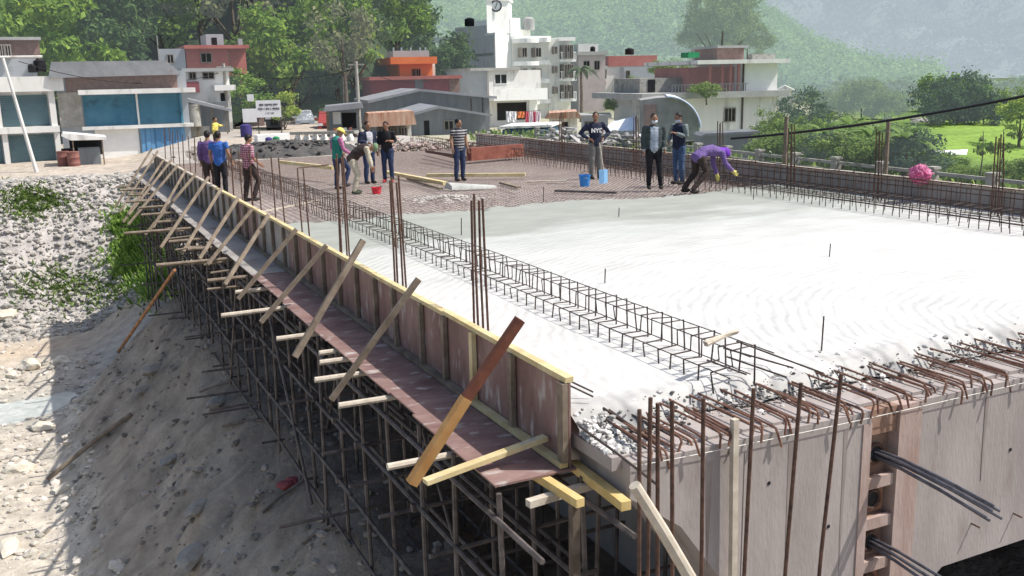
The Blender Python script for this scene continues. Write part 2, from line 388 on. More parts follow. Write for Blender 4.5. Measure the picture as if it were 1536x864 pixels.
# ================================================================== the new bridge
M['wet'] = None
def deck_mat():
    m = bpy.data.materials.new('fresh_concrete'); m.use_nodes = True; nt = m.node_tree; N = nt.nodes; L = nt.links; b = N['Principled BSDF']
    tc = N.new('ShaderNodeTexCoord'); geo = N.new('ShaderNodeNewGeometry'); sp = N.new('ShaderNodeSeparateXYZ'); L.new(geo.outputs['Position'], sp.inputs[0])
    n1 = N.new('ShaderNodeTexNoise'); n1.inputs['Scale'].default_value = .55; n1.inputs['Detail'].default_value = 7; n1.inputs['Roughness'].default_value = .62
    mp = N.new('ShaderNodeMapping'); mp.inputs['Scale'].default_value = (.55, 1.3, 1); L.new(geo.outputs['Position'], mp.inputs[0]); L.new(mp.outputs[0], n1.inputs['Vector'])
    # wetter towards the pour front, drier near the girder end
    mr = N.new('ShaderNodeMapRange'); mr.inputs[1].default_value = 11; mr.inputs[2].default_value = 19; L.new(sp.outputs['Y'], mr.inputs[0])
    ad = N.new('ShaderNodeMath'); ad.operation = 'MULTIPLY_ADD'; ad.inputs[1].default_value = .75; L.new(n1.outputs['Fac'], ad.inputs[0]); L.new(mr.outputs[0], ad.inputs[2])
    rp = N.new('ShaderNodeValToRGB'); e = rp.color_ramp.elements
    e[0].position = .42; e[0].color = (.60, .592, .572, 1); e[1].position = 1.25; e[1].color = (.34, .355, .315, 1)
    e2 = rp.color_ramp.elements.new(.85); e2.color = (.49, .50, .47, 1)
    L.new(ad.outputs[0], rp.inputs['Fac']); 
    n4 = N.new('ShaderNodeTexNoise'); n4.inputs['Scale'].default_value = 1.6; n4.inputs['Detail'].default_value = 9; n4.inputs['Roughness'].default_value = .7; L.new(mp.outputs[0], n4.inputs['Vector'])
    q1 = N.new('ShaderNodeMapRange'); q1.inputs[1].default_value = .35; q1.inputs[2].default_value = .65; q1.inputs[3].default_value = .86; q1.inputs[4].default_value = 1.06; L.new(n4.outputs['Fac'], q1.inputs[0])
    q2 = N.new('ShaderNodeMath'); q2.operation = 'MULTIPLY_ADD'; q2.inputs[1].default_value = .7; L.new(n4.outputs['Fac'], q2.inputs[0]); L.new(sp.outputs['Y'], q2.inputs[2])
    q3 = N.new('ShaderNodeMapRange'); q3.inputs[1].default_value = 6.85; q3.inputs[2].default_value = 7.35; q3.inputs[3].default_value = .55; q3.inputs[4].default_value = 1; L.new(q2.outputs[0], q3.inputs[0])
    q4 = N.new('ShaderNodeMath'); q4.operation = 'MULTIPLY'; L.new(q1.outputs[0], q4.inputs[0]); L.new(q3.outputs[0], q4.inputs[1])
    q5 = N.new('ShaderNodeMix'); q5.data_type = 'RGBA'; q5.blend_type = 'MULTIPLY'; q5.inputs[0].default_value = 1; L.new(rp.outputs['Color'], q5.inputs[6]); L.new(q4.outputs[0], q5.inputs[7]); L.new(q5.outputs[2], b.inputs['Base Color'])
    b.inputs['Roughness'].default_value = .62; b.inputs['Specular IOR Level'].default_value = .4
    wv = N.new('ShaderNodeTexWave'); wv.wave_type = 'RINGS'; wv.rings_direction = 'Z'; wv.inputs['Scale'].default_value = 2.1; wv.inputs['Distortion'].default_value = 7; wv.inputs['Detail'].default_value = 3; wv.inputs['Detail Scale'].default_value = .7
    m2 = N.new('ShaderNodeMapping'); m2.inputs['Location'].default_value = (-10.5, -6.2, 0); L.new(geo.outputs['Position'], m2.inputs[0]); L.new(m2.outputs[0], wv.inputs['Vector'])
    n3 = N.new('ShaderNodeTexNoise'); n3.inputs['Scale'].default_value = 5; n3.inputs['Detail'].default_value = 8; L.new(mp.outputs[0], n3.inputs['Vector'])
    a2 = N.new('ShaderNodeMath'); a2.operation = 'MULTIPLY_ADD'; a2.inputs[1].default_value = .55; L.new(wv.outputs['Fac'], a2.inputs[0]); L.new(n3.outputs['Fac'], a2.inputs[2])
    bp = N.new('ShaderNodeBump'); bp.inputs['Strength'].default_value = .55; bp.inputs['Distance'].default_value = .05; L.new(a2.outputs[0], bp.inputs['Height']); L.new(bp.outputs[0], b.inputs['Normal'])
    # trowel arcs show only in the corner by the girder end: damp them elsewhere
    mk = N.new('ShaderNodeMapRange'); mk.inputs[1].default_value = 11; mk.inputs[2].default_value = 7.5; L.new(sp.outputs['Y'], mk.inputs[0])
    mk2 = N.new('ShaderNodeMapRange'); mk2.inputs[1].default_value = 5.8; mk2.inputs[2].default_value = 6.6; L.new(sp.outputs['X'], mk2.inputs[0])
    mm = N.new('ShaderNodeMath'); mm.operation = 'MULTIPLY'; L.new(mk.outputs[0], mm.inputs[0]); L.new(mk2.outputs[0], mm.inputs[1])
    m3 = N.new('ShaderNodeMath'); m3.operation = 'MULTIPLY_ADD'; m3.inputs[1].default_value = .12; m3.inputs[2].default_value = .22; L.new(mm.outputs[0], m3.inputs[0]); L.new(m3.outputs[0], bp.inputs['Strength'])
    return m
M['wet'] = deck_mat()
br = thing('road_bridge', 'new concrete road bridge with a freshly poured white deck and bare girder end', 'bridge', (10, 20, -.3))
XL, XR = 3.76, 16.5
def front(x): return 19.3 + .45*ns(x*.7, 2.2) + .25*ns(x*2.1, 5) + .45*math.exp(-((x-13.5)/2)**2)*-1
def near(x): return 6.52 + .14*ns(x*1.7, 7) + .08*ns(x*5, 3) - .12*sstep(4.6, 3.7, x)
g = MB(); nxs, nys = 150, 150; vs = []
for j in range(nys+1):
    t = j/nys; tt = .5-.5*math.cos(math.pi*t)
    for i in range(nxs+1):
        x = XL + (XR-XL)*i/nxs; a, b_ = near(x), front(x); y = a + (b_-a)*tt
        e = min(y-a, (b_-y)*.6)
        z = .012*ns(x*.5, y*.5)-.17*(1-sstep(-.02, .35, e + .12*ns(x*4, y*4)))
        z += .035*abs(ns(x*7, y*7))*(1-sstep(.05, .7, e)) + .006*ns(x*3, y*3, 4)
        vs.append((x, y, z))
n = nxs+1
g.add(vs, [(j*n+i, j*n+i+1, (j+1)*n+i+1, (j+1)*n+i) for j in range(nys) for i in range(nxs)])
o = g.build('deck_slab', M['wet'], br, smooth=True)
for p in o.data.polygons: p.use_smooth = True
# girder end and the girders behind it
M['rustpink'] = mat('rust_stained_concrete', (.36, .255, .22), .2, 2.2, .9, .15, 14, col2=(.46, .365, .33), stretch=(2, 2, .6))
M['pocket'] = mat('rusty_pocket', (.24, .14, .10), .3, 5, .9, col2=(.38, .26, .20))
M['plate'] = mat('orange_rust_plate', (.26, .12, .07), .25, 6, .85, col2=(.40, .22, .14)); M['fjoint'] = mat('form_joint_dirt', (.16, .14, .13), .3, 4, .95); M['drip'] = mat('dark_drip_stain', (.24, .20, .185), .2, 3, .95, col2=(.33, .285, .265), stretch=(3, 3, .5)); yA, yB = 5.95, 6.95
g = MB()
g.prism([(3.86, -.205), (6.40, -.215), (6.40, -3.4), (5.85, -3.4), (5.0, -1.75), (4.35, -.85), (3.86, -.50)], yA, yB)
g.build('end_diaphragm', M['endconc'], br)
g = MB(); g.prism([(7.02, -.218), (17.2, -.25), (17.2, -1.97), (7.46, -2.0), (7.2, -2.2), (7.12, -2.6), (7.1, -3.4), (7.02, -3.4)], yA+.002, yB)
g.build('end_diaphragm', M['endconc'], br)
g = MB(); g.box(6.404, 7.016, 6.07, yB, -3.4, -.22); g.box(6.404, 6.736, yA+.02, 6.069, -.46, -.223)
for z in (-.93, -1.33, -1.76, -2.2): g.box(6.404, 6.70, yA+.06, 6.069, z-.045, z+.045)
g.build('anchor_block', M['pocket'], br)
g = MB(); g.box(6.74, 7.016, yA-.012, 6.069, -3.4, -.222); g.build('anchor_block_jamb', M['rustpink'], br)
g = MB(); g.box(6.30, 6.402, yA-.01, yA+.02, -3.4, -.33); g.build('anchor_block_edge', M['rustpink'], br)
for z in (-.93, -1.33, -1.76):
    g = MB(); g.box(6.406, 6.735, yA+.012, yA+.055, z-.055, z+.055); g.build('pocket_ledge', M['rustpink'], br)
for z in (-1.13, -1.98):
    g = MB(); g.box(6.44, 6.70, 6.048, 6.067, z-.125, z+.125); g.build('bearing_plate', M['plate'], br)
hz_ = (-.68, -1.13, -1.55, -1.98)
for z in hz_:
    g = MB(); g.tube([(6.56, 6.068, z), (6.56, 6.042, z)], .08, 16); g.build('hole_dark_disc', M['dark'], br)  # dark disc painted in for the unlit inside of the strand hole
    g = MB(); g.ring((6.56, 6.04, z), .09, .02, 16); g.build('duct_ring', M['rust'], br)
for x in (5.65, 11.6, 14.6):
    g = MB(); g.prism([(x, -.32), (x+1.5, -.32), (x+1.2, -3.2), (x+.3, -3.2)], yB+.002, 37); g.build('girder', M['endconc'], br)
g = MB(); g.box(3.78, 16.6, 18.0, 36.8, -.30, -.17); M['mud'] = mat('brown_deck_boards', (.52, .46, .43), .25, 1.6, .9, col2=(.66, .61, .58), stain=((.72, .69, .66), .9, .54))
g.build('deck_boards', M['mud'], br)
g = MB(); g.box(3.766, 16.6, yA+.12, 18.0-.003, -.296, -.185); g.build('end_ledge', M['endconc'], br)
for k, (x, z) in enumerate(((5.25, -.66), (5.95, -1.22), (8.3, -.95))):
    g = MB(); g.tube([(x, yA+.012, z), (x, yA-.006, z)], .017, 10); g.build('tie_hole', M['dark'], br)
for x in (4.98,):
    g = MB(); g.box(x-.003, x+.003, yA-.003, yA+.01, -1.7, -.33); g.build('form_joint', M['fjoint'], br)
for x, w_, z0 in ((4.62, .07, -1.3), (5.48, .06, -2.2), (6.1, .05, -1.7), (7.9, .05, -1.2)):
    g = MB(); pts = [(x-w_*.5, -.34), (x+w_*.5, -.34), (x+w_*.3, z0*.6), (x+.004, z0), (x-.01, z0*.8), (x-w_*.35, z0*.5)]; g.prism(pts[::-1], yA-.003, yA+.01); g.build('drip_stain', M['drip'], br)
# bars that stick out of the deck end
for i in range(84):
    x = 4.02 + i*.083 + rnd.uniform(-.02, .02)
    lo_ = (i//2) % 2; z = -.07 - .085*lo_ + rnd.uniform(-.012, .012)
    yo = 5.90 + rnd.uniform(-.05, .09) + .05*lo_; sw = rnd.uniform(-.05, .05)
    if rnd.random() < .10: continue
    g = MB(); dz = rnd.uniform(.13, .19); tw = rnd.uniform(-.05, .05)
    g.tube([(x-sw, 6.95, z), (x, yo+.06, z-.012), (x+.005, yo+.018, z-.022), (x+.01, yo, z-.055), (x+.01+tw, yo-.01, z-dz)], .0105, 6)
    g.build('rebar_hook', M['hook'], br, smooth=True)
for (a, b_) in (((862, 580), (1010, 655)), ((862, 597), (968, 672)), ((870, 640), (987, 728)), ((893, 600), (975, 662)), ((905, 612), (988, 668))):
    p, q = onz(*a, -.03), onz(*b_, -.13); g = MB(); g.tube([p, p.lerp(q, .5)+V(0, 0, .01), q], .0105, 6); g.build('straight_bar', M['bar'], br)
for (a, b_) in (((852, 570), (890, 588)), ((852, 577), (890, 595)), ((1060, 540), (1120, 562)), ((1085, 522), (1190, 552)), ((1090, 535), (1180, 566)), ((1105, 512), (1235, 560))):
    p, q = onz(*a, .16), onz(*b_, .06); g = MB(); g.tube([p, q], .009, 5); g.build('straight_bar', M['bar'], br)
# crumbs of concrete along the broken edge
g = MB()
for i in range(1500):
    x = rnd.uniform(3.8, 16.4); y = near(x) + rnd.gauss(.02, .13); r = .008+.028*rnd.random()**2
    g.rock((x, y, -.19 + max(0, (y-near(x)))*.6 + r*.3), r, i*.71, (1, .8, .6), 1)

for i in range(420):
    x = 3.79+.30*rnd.random()**1.5; y = rnd.uniform(6.12, 6.62); r = .012+.03*rnd.random()**2; g.rock((x, y, -.185+r*.3+.16*sstep(6.3, 6.6, y)*rnd.random()), r, i*.71, (1, .8, .6), 1)
M['oldpost'] = mat('dark_weathered_post', (.075, .055, .042), .25, 6, .9, col2=(.17, .135, .105))
M['crumb'] = mat('concrete_crumb', (.40, .39, .37), .3, 9, .9, island=.5, col2=(.66, .65, .63))
o = g.build('edge_rubble', M['crumb'], br); o['kind'] = 'stuff'
g = MB()
for i in range(1100):
    x = rnd.uniform(3.8, 16.4); y = near(x) + rnd.gauss(.0, .10); r = .007+.018*rnd.random()**2
    g.rock((x, y, -.15 + max(0, (y-near(x)))*.55 + r), r, i*.71, (1, .8, .6), 1)
M['crumbd'] = mat('wet_aggregate', (.07, .065, .06), .3, 9, .7, island=.5, col2=(.16, .15, .14))
o = g.build('edge_gravel', M['crumbd'], br); o['kind'] = 'stuff'
# uncovered reinforcement mat beyond the pour
g = MB(); y = 18.7; 
for i in range(86):
    x = 3.9+.148*i; g.tube([(x, front(x)-.25, -.09), (x, 36.6, -.09)], .009, 4, False)
for j in range(116):
    y = 18.6+.155*j; g.tube([(3.82, y, -.068), (16.4, y, -.068)], .009, 4, False)
o = g.build('rebar_mat', M['rustpale'], br); o['kind'] = 'stuff'
g = MB(); 
for i in range(420):
    x = rnd.uniform(3.9, 16.3); y = front(x) + abs(rnd.gauss(0, .5)) - .1; r = .02+.05*rnd.random()**2
    g.rock((x, y, -.13+r*.4), r, i*.91, (1.2, .9, .5), 1)
for i in range(500):
    x = rnd.gauss(8.6, .8); y = rnd.gauss(21.4, .55); r = .02+.05*rnd.random()**2
    g.rock((x, y, -.1+.10*math.exp(-((x-8.6)/.7)**2-((y-21.4)/.5)**2)), r, i*.31, (1.2, .9, .5), 1)
M['slop'] = mat('spilled_concrete', (.34, .31, .285), .2, 5, .8, island=.25, col2=(.48, .45, .42))
o = g.build('spilled_concrete', M['slop'], br); o['kind'] = 'stuff'
# kerb reinforcement cages --------------------------------------------------
def kerb(name_label, prof, side, longs, y0=6.66, dy=.215):
    t = thing('kerb_cage', name_label, 'rebar cage', (prof[0][0], y0, 0))
    st = MB(); 
    for i in range(155):
        y = y0 + i*dy + rnd.uniform(-.025, .025); j = [rnd.uniform(-.014, .014) for _ in prof]
        tilt = rnd.uniform(-.04, .04)
        pts = [(x+jj, y + tilt*z*4, z-.06 if z == 0 else z+jj) for (x, z), jj in zip(prof, j)]
        if i < 100:
            g = MB(); g.tube(pts, .0095, 5); g.build('stirrup', M['bar'], t)
        else: st.tube(pts, .0095, 4)
    o = st.build('far_stirrups', M['rust'], t); o['kind'] = 'stuff'
    for x, z in longs:
        g = MB(); ye = y0-.25
        pts = [(x, ye, z)]
        while ye < 36: ye += 2.5; pts.append((x+rnd.uniform(-.012, .012), ye, z+rnd.uniform(-.012, .012)))
        g.tube(pts, .0055, 5); g.build('long_bar', M['bar'], t)
    return t
kerb('stepped row of grey kerb stirrups beside the narrow footway strip', [(5.18, 0), (5.18, .15), (5.40, .155), (5.40, .31), (5.66, .31), (5.66, 0)], -1,
     [(5.18, .15), (5.40, .155), (5.40, .31), (5.66, .31)])
kerb('row of kerb stirrups along the far long side of the deck by the fence', [(14.5, 0), (14.5, .36), (14.78, .36), (14.78, .2), (15.02, .19), (15.02, 0)], 1,
     [(14.5, .36), (14.78, .36), (14.78, .2), (15.02, .19), (14.5, .16)])
t = thing('parapet_cage', 'dense rusty parapet cage of upright bars between kerb stirrups and edge boards', 'rebar cage', (15.9, 6.7, 0))
st = MB()
for i in range(118):
    y = 8.5 + i*.236+rnd.uniform(-.03, .03)
    pts = [(16.25, y, -.05), (16.25, y, .52+rnd.uniform(-.05, .05)), (15.85, y, .50+rnd.uniform(-.05, .03)), (15.85, y, -.05)]
    if i < 100: g = MB(); g.tube(pts, .0095, 4); g.build('upright_bar', M['rust'], t)
    else: st.tube(pts, .0095, 4)
o = st.build('far_upright_rebar', M['rustpale'], t); o['kind'] = 'stuff'
for x, z in ((15.85, .14), (15.85, .49), (16.25, .16), (16.25, .34), (16.25, .5), (15.3, .03), (15.55, .04)):
    g = MB(); g.tube([(x, 7, z), (x, 20, z+rnd.uniform(-.02, .02)), (x, 36.6, z)], .011, 5); g.build('long_bar', M['rust'], t)
# rubbish-coloured boards beneath that cage
# ---------------------------------------------------------------- starter bars on the footway
def starters(x, y, h, label, n=4, lean=(0, 0), group='starter bars along the near footway', dx=.13, dy=.16, bend=None, r=.0135):
    t = thing('starter_bars', label, 'rebar', (x, y, 0), 0, group)
    off = [(-dx/2, -dy/2), (dx/2, -dy/2+.03), (-dx/2+.02, dy/2), (dx/2, dy/2)][:n]
    for a, b_ in off:
        hh = h*(1+rnd.uniform(-.06, .03)); g = MB()
        k = rnd.uniform(-.03, .03)
        pts = [(x+a, y+b_, -.05), (x+a*.9+lean[0]*.5, y+b_*.9+lean[1]*.5+k, hh*.5), (x+a*.8+lean[0], y+b_*.7+lean[1], hh)]
        if bend: pts += [(x+a*.8+lean[0]+bend[0], y+b_+lean[1]+bend[1], hh+.01)]
        g.tube(pts, r, 6); g.build('bar', M['rust'], t)
    return t
starters(4.14, 9.38, 1.55, 'tall bundle of starter bars nearest the girder end', lean=(-.03, -.05))
starters(4.14, 12.0, 1.5, 'tall bundle of starter bars second from the girder end', lean=(-.02, 0))
starters(4.14, 14.6, 1.62, 'tall bundle of starter bars third from the girder end', lean=(.02, .05), bend=(0, .0))
starters(4.10, 16.9, 1.3, 'pair of starter bars bent over at the top, fourth from the girder end', n=2, lean=(0, .08), bend=(.5, .15))
starters(4.08, 18.8, 1.35, 'pair of starter bars fifth from the girder end', n=2, lean=(0, .08), dx=.18)
starters(4.06, 20.9, 1.3, 'pair of starter bars standing by the man in the checked shirt', n=3, lean=(.02, .06), dx=.18)
starters(4.04, 22.9, 1.25, 'starter bars standing in front of the man in blue', n=3, lean=(.02, .06), dx=.2)
for i, y in enumerate((26.2, 28.6, 31, 33.4, 35.6)):
    starters(4.02, y, 1.25, 'starter bars at the far end of the footway past the man in blue', n=3, lean=(.05, .05), group='starter bars at the far end of the footway', dx=.2)
for y, lb in ((12.3, 'tall starter bars beside the pink bundle, standing in front of the field'), (15.2, 'tall starter bars in front of the dark shrubs near the pink bundle'), (17.9, 'starter bars in front of the pale shrubs and the white house'), (20.6, 'starter bars behind the bent over worker'), (24.6, 'starter bars between the blue lean-to and the man in the lettered sweater'), (29.2, 'starter bars in front of the blue lean-to')):
    starters(16.12, y, 1.5, lb, n=4, lean=(.0, .06), group='starter bars along the fence side', r=.014)
# level pins in the slab
for (px, py, h, lb) in ((1232, 527, .36, 'thin level pin on the trowelled corner near the hooked bars'), (907, 425, .2, 'short level pin beside the middle of the kerb stirrups'), (1244, 385, .2, 'short level pin alone on the open slab'), (928, 325, .18, 'level pin on the wet grey part of the slab'), (692, 352, .3, 'level pin behind the tall starter bars'), (815, 300, .3, 'level pin at the pour front before the blue bucket'), (1130, 300, .28, 'level pin near the bent over worker')):
    p = onz(px, py, 0); g = MB(); g.tube([(p.x, p.y, -.05), (p.x+.01, p.y, h)], .009, 6); tag(g.build('level_pin', M['bar'], base=True), lb, 'pin', 'level pins in the slab')
# bundle of tie wire on the kerb cage
t = thing('wire_bundle', 'pale bundle of short sticks resting on the kerb stirrups', 'bundle', (5.47, 6.95, .4))
for i in range(9):
    a = rnd.uniform(-.03, .03); g = MB(); g.tube([(5.24, 6.85+a, .335+.012*(i % 3)), (5.47, 6.93+a*.4, .345+.012*(i % 3)), (5.72, 7.0-a, .35+.012*(i % 3))], .011, 6); g.build('stick', M['pole'], t)
# upright bars before the girder end
tops = [(3.51, .50), (3.60, .57), (3.66, .52), (3.78, .52), (4.05, .49), (4.50, .49), (4.95, .46), (5.35, .47)]
words_ = ['first', 'second', 'third', 'fourth', 'fifth', 'sixth', 'seventh', 'eighth', 'ninth', 'tenth', 'eleventh', 'twelfth', 'thirteenth', 'fourteenth', 'fifteenth', 'sixteenth', 'seventeenth', 'eighteenth', 'nineteenth', 'twentieth']
lean_ = [.01, -.01, .02, .03, .02, -.03, -.07, -.11]
for i, (x, z) in enumerate(tops):
    g = MB(); g.tube([(x+lean_[i]*1.9, 5.32, -3.6), (x+lean_[i], 5.3, -1), (x, 5.3, z)], .0155, 8)
    tag(g.build('vertical_bar', M['rust'], base=True), 'rusty upright bar before the girder end, %s counted from the yellow joists' % words_[i], 'rebar', 'upright bars before the girder end')
g = MB(); g.bar((4.80, 5.87, .02), (4.87, 5.87, -3.2), .055, .05, (0, 1, 0)); tag(g.build('batten', M['pole'], base=True), 'pale upright batten standing against the girder end', 'batten')
g = MB(); g.tube([(3.29, 5.02, .10), (3.50, 5.0, -.26), (4.05, 5.0, -1.22)], [.04, .045, .05], 9); tag(g.build('log_prop', M['pole'], base=True), 'pale round log leaning below the yellow joists', 'log')
g = MB(); g.tube([(3.9, 5.93, -.225)] + [(3.9+i*.6, 5.925, -.228-.006*i-.014*math.sin(i*.5)) for i in range(1, 16)], .0035, 5); M['string'] = mat('white_string', (.75, .74, .7), .05, 3); tag(g.build('string_line', M['string'], base=True), 'white string line stretched along the top of the girder end', 'string')
# strands
def strand(z, zend, label):
    t = thing('strand_bundle', label, 'steel strands', (6.56, 6.1, z), 0, 'prestressing strands from the girder end')
    for k in range(6):
        a = 2*math.pi*k/6+.3; o1 = V(math.cos(a), 0, math.sin(a))*.035; o2 = V(math.cos(a), 0, math.sin(a))*(.06+.02*rnd.random())
        p = V(6.56, 6.2, z)+o1; q = V(6.80+.05*rnd.random(), 5.05-.12*rnd.random(), zend)+o2
        g = MB(); g.tube([p, p.lerp(q, .33)+V(0, 0, .035), p.lerp(q, .66)+V(0, 0, .03), q], .0125, 6); g.build('strand', M['strand'], t, smooth=True)
M['strand'] = mat('steel_strand', (.10, .10, .115), .3, 12, .38, col2=(.22, .22, .25), metal=.6)
strand(-.68, -.90, 'bundle of grey steel strands from the topmost hole of the girder end')
strand(-1.55, -1.83, 'bundle of steel strands from the lower hole of the girder end')
for px, py, lb in ((1457, 785, 'short dowel bar nearest the strands on the girder end'), (1520, 770, 'short dowel bar by the outer arch of the girder end')):
    p = CAM + ray(px, py)*(5.95/ray(px, py).y); g = MB(); g.tube([(p.x, 5.96, p.z), (p.x+.01, 5.86, p.z-.01)], .009, 6); tag(g.build('dowel_bar', M['rust'], base=True), lb, 'dowel bar', 'dowel bars in the girder end')
# ================================================================== side formwork
t = thing('side_formwork', 'long plywood side formwork with yellow top rail and soffit ledge', 'formwork', (3.7, 6.6, -.47))
yseg = [6.62, 8.55, 9.3, 11.7, 14.1, 16.5, 18.9, 21.3, 23.7, 26.1, 28.5, 30.9, 33.3, 35.3, 37.0]
for i in range(len(yseg)-1):
    a, b_ = yseg[i], yseg[i+1]; g = MB(); e = rnd.uniform(-.004, .004)
    g.box(3.69+e, 3.712+e, a+.003, b_-.003, -.455, .285)
    g.build('plywood_panel', M['ply'] if i < 5 or i == 6 else M['plygrey'], t)
    g = MB(); g.bar((3.70, a+.002, .31+rnd.uniform(-.01, .01)), (3.70, b_-.002, .31+rnd.uniform(-.01, .01)), .075, .045, jit=.08); g.build('top_rail', M['yellow_wood'] if i < 8 else M['pole'], t)
    g = MB(); g.bar((3.645, a+.004, -.425), (3.645, b_-.004, -.425), .075, .045, jit=.05); g.build('bottom_rail', M['wood'] if i else M['yellow_wood'], t)
    g = MB(); g.box(3.02+rnd.uniform(-.03, .02), 3.76, a-.03 if i else 6.60, b_-.032, -.475, -.457); g.build('soffit_board', M['ply'] if i < 5 else M['plygrey'], t)
ys_ = [6.66, 7.62, 8.5, 9.25, 9.95, 10.8, 11.6]+[12.4+.85*i for i in range(29)]
for i, y in enumerate(ys_):
    g = MB(); sk = rnd.uniform(-.12, .12) if i > 3 and i % 4 == 1 else 0
    g.bar((3.655, y, -.40), (3.655, y+sk, .285), .07 if i else .1, .05, (1, 0, 0), .06); g.build('stud', M['yellow_wood'] if i in (2,) else M['wood'], t)
# soffit of the cantilever: keeps the daylight out
g = MB(); g.box(3.765, 16.6, 7.0, 36.8, -.345, -.322); g.build('soffit_board', M['plygrey'], t)
# far side formwork with its white top edge
t = thing('far_side_formwork', 'dark plywood edge board with pale top along the fence side of the deck', 'formwork', (16.62, 8, -.3))
for i in range(12):
    a = 7+2.55*i; g = MB(); g.box(16.60+rnd.uniform(-.01, .01), 16.625, a, a+2.545, -.3, .43); g.build('plywood_panel', M['plygrey'], t)
    g = MB(); g.bar((16.62, a, .455+rnd.uniform(-.012, .012)), (16.62, a+2.545, .455+rnd.uniform(-.012, .012)), .09, .05); g.build('top_rail', M['pole'], t)
# raking props -------------------------------------------------------------
props = [((3.6, 7.31, .69), (2.6, 7.49, -.70), 'orange_wood', .062, 'bright orange split log propped against the formwork nearest the girder end'),
         ((3.6, 9.81, .60), (2.6, 10.03, -.69), 'wood', .045, None), ((3.6, 11.79, .75), (2.6, 11.67, -.62), 'wood', .05, None), ((3.6, 13.6, .42), (2.6, 13.7, -.62), 'wood', .042, None),
         ((3.6, 15.4, .42), (2.6, 15.43, -.62), 'wood', .042, None), ((3.6, 17.5, .40), (2.6, 16.6, -.6), 'wood', .045, None), ((3.6, 18.9, .37), (2.6, 18.4, -.55), 'wood', .042, None),
         ((3.6, 20.43, .40), (2.6, 19.4, -.6), 'wood', .045, None)]
for i in range(9):
    y = 22.5+1.75*i+rnd.uniform(-.35, .35); props.append(((3.6, y, .42+rnd.uniform(-.1, .15)), (2.55-.4*rnd.random()-.04*i, y-.7-.8*rnd.random(), -.75-.07*i), 'wood', .045, None))
for i, (a, b_, m, r, lb) in enumerate(props):
    g = MB(); a, b_ = V(*a), V(*b_); d = (b_-a)
    if i == 0:
        k = a.lerp(b_, .5)+V(.02, .03, .02); g.bar(a, k, .085, .06, (0, 1, .2), .12); g.cur = 1; g.bar(k, b_, .09, .075, (0, 1, .2), .1)
    else: g.bar(a, b_, r*1.45, r*1.1, (0, 1, 0), .08)
    lb = lb or 'grey raking timber prop against the formwork, %s counted from the girder end' % words_[i]
    tag(g.build('raking_prop', [M['darklog'], M['goldlog']] if i == 0 else M[m], base=True), lb, 'timber prop', 'raking timber props along the formwork')
# transverse joists under the ledge ----------------------------------------
js = [(7.56, 2.42, 'pole', None), (9.3, 2.49, 'pole', None), (10.25, 2.49, 'pole', None), (10.9, 2.72, 'pole', None), (11.3, 2.82, 'pole', None), (12.34, 2.53, 'pole', None), (14.15, 2.13, 'pole', 'long pale pole projecting far from under the formwork over the scaffold'), (15.6, 2.6, 'pole', None), (16.8, 2.35, 'wood', None), (18.7, 1.73, 'wood', 'very long pole sticking out towards the stony bank'), (20.2, 2.5, 'wood', None), (21.6, 2.3, 'wood', None), (23.25, 1.54, 'wood', 'longest pole sticking out above the green grass'), (24.8, 2.4, 'wood', None), (26.4, 2.2, 'wood', None), (28, 2.3, 'wood', None), (29.6, 2.1, 'wood', None), (31.2, 2.3, 'wood', None), (33, 2.2, 'wood', None)]
for i, (y, x, m, lb) in enumerate(js):
    g = MB(); zz = -.535; g.tube([(x, y+.02, zz+rnd.uniform(-.03, .03)), (4.9, y-.03, zz)], [.034, .03], 8)
    tag(g.build('joist_pole', M[m], base=True), lb or 'pale pole end poking out below the formwork ledge, %s from the girder end' % words_[i], 'pole', 'poles under the formwork ledge')
for i in range(22):
    y = 17.2+.95*i+rnd.uniform(-.3, .3); x = rnd.uniform(2.2, 2.8); z = -.62-.16*rnd.random()
    g = MB(); g.tube([(x, y, z), (3.4, y+rnd.uniform(-.15, .15), z+rnd.uniform(-.05, .05))], .022, 6); tag(g.build('short_pole', M['wood'], base=True), 'thin grey pole among the crowded pole ends at the far scaffold', 'pole', 'crowded pole ends at the far scaffold')
# the lumber at the near corner
g = MB(); g.bar((3.44, 6.90, -.515), (3.50, 6.10, -.515), .075, .07); tag(g.build('timber_joist', M['joist'], base=True), 'yellow squared joist end under the formwork corner above the post', 'joist', 'yellow joist ends at the girder end')
g = MB(); g.bar((3.80, 6.75, -.49), (3.755, 5.84, -.49), .085, .075); tag(g.build('timber_joist', M['joist'], base=True), 'longer yellow joist lying beside the girder end over the dark void', 'joist', 'yellow joist ends at the girder end')
g = MB(); g.bar((3.2, 6.42, -.585), (4.05, 6.50, -.575), .07, .06); tag(g.build('cross_bearer', M['pole'], base=True), 'pale cross bearer carrying the two yellow joists', 'bearer')
g = MB(); g.bar((3.50, 6.2, -.56), (3.50, 6.2, -3.9), .065, .075, (0, 1, 0)); tag(g.build('timber_post', M['oldpost'], base=True), 'squared timber post standing under the formwork corner', 'post')
g = MB(); g.bar((2.50, 6.86, -.42), (3.66, 6.98, -.30), .085, .04, (0, 0, 1)); tag(g.build('cross_plank', M['yellow_wood'], base=True), 'yellow brace plank tied across the foot of the orange log', 'plank')
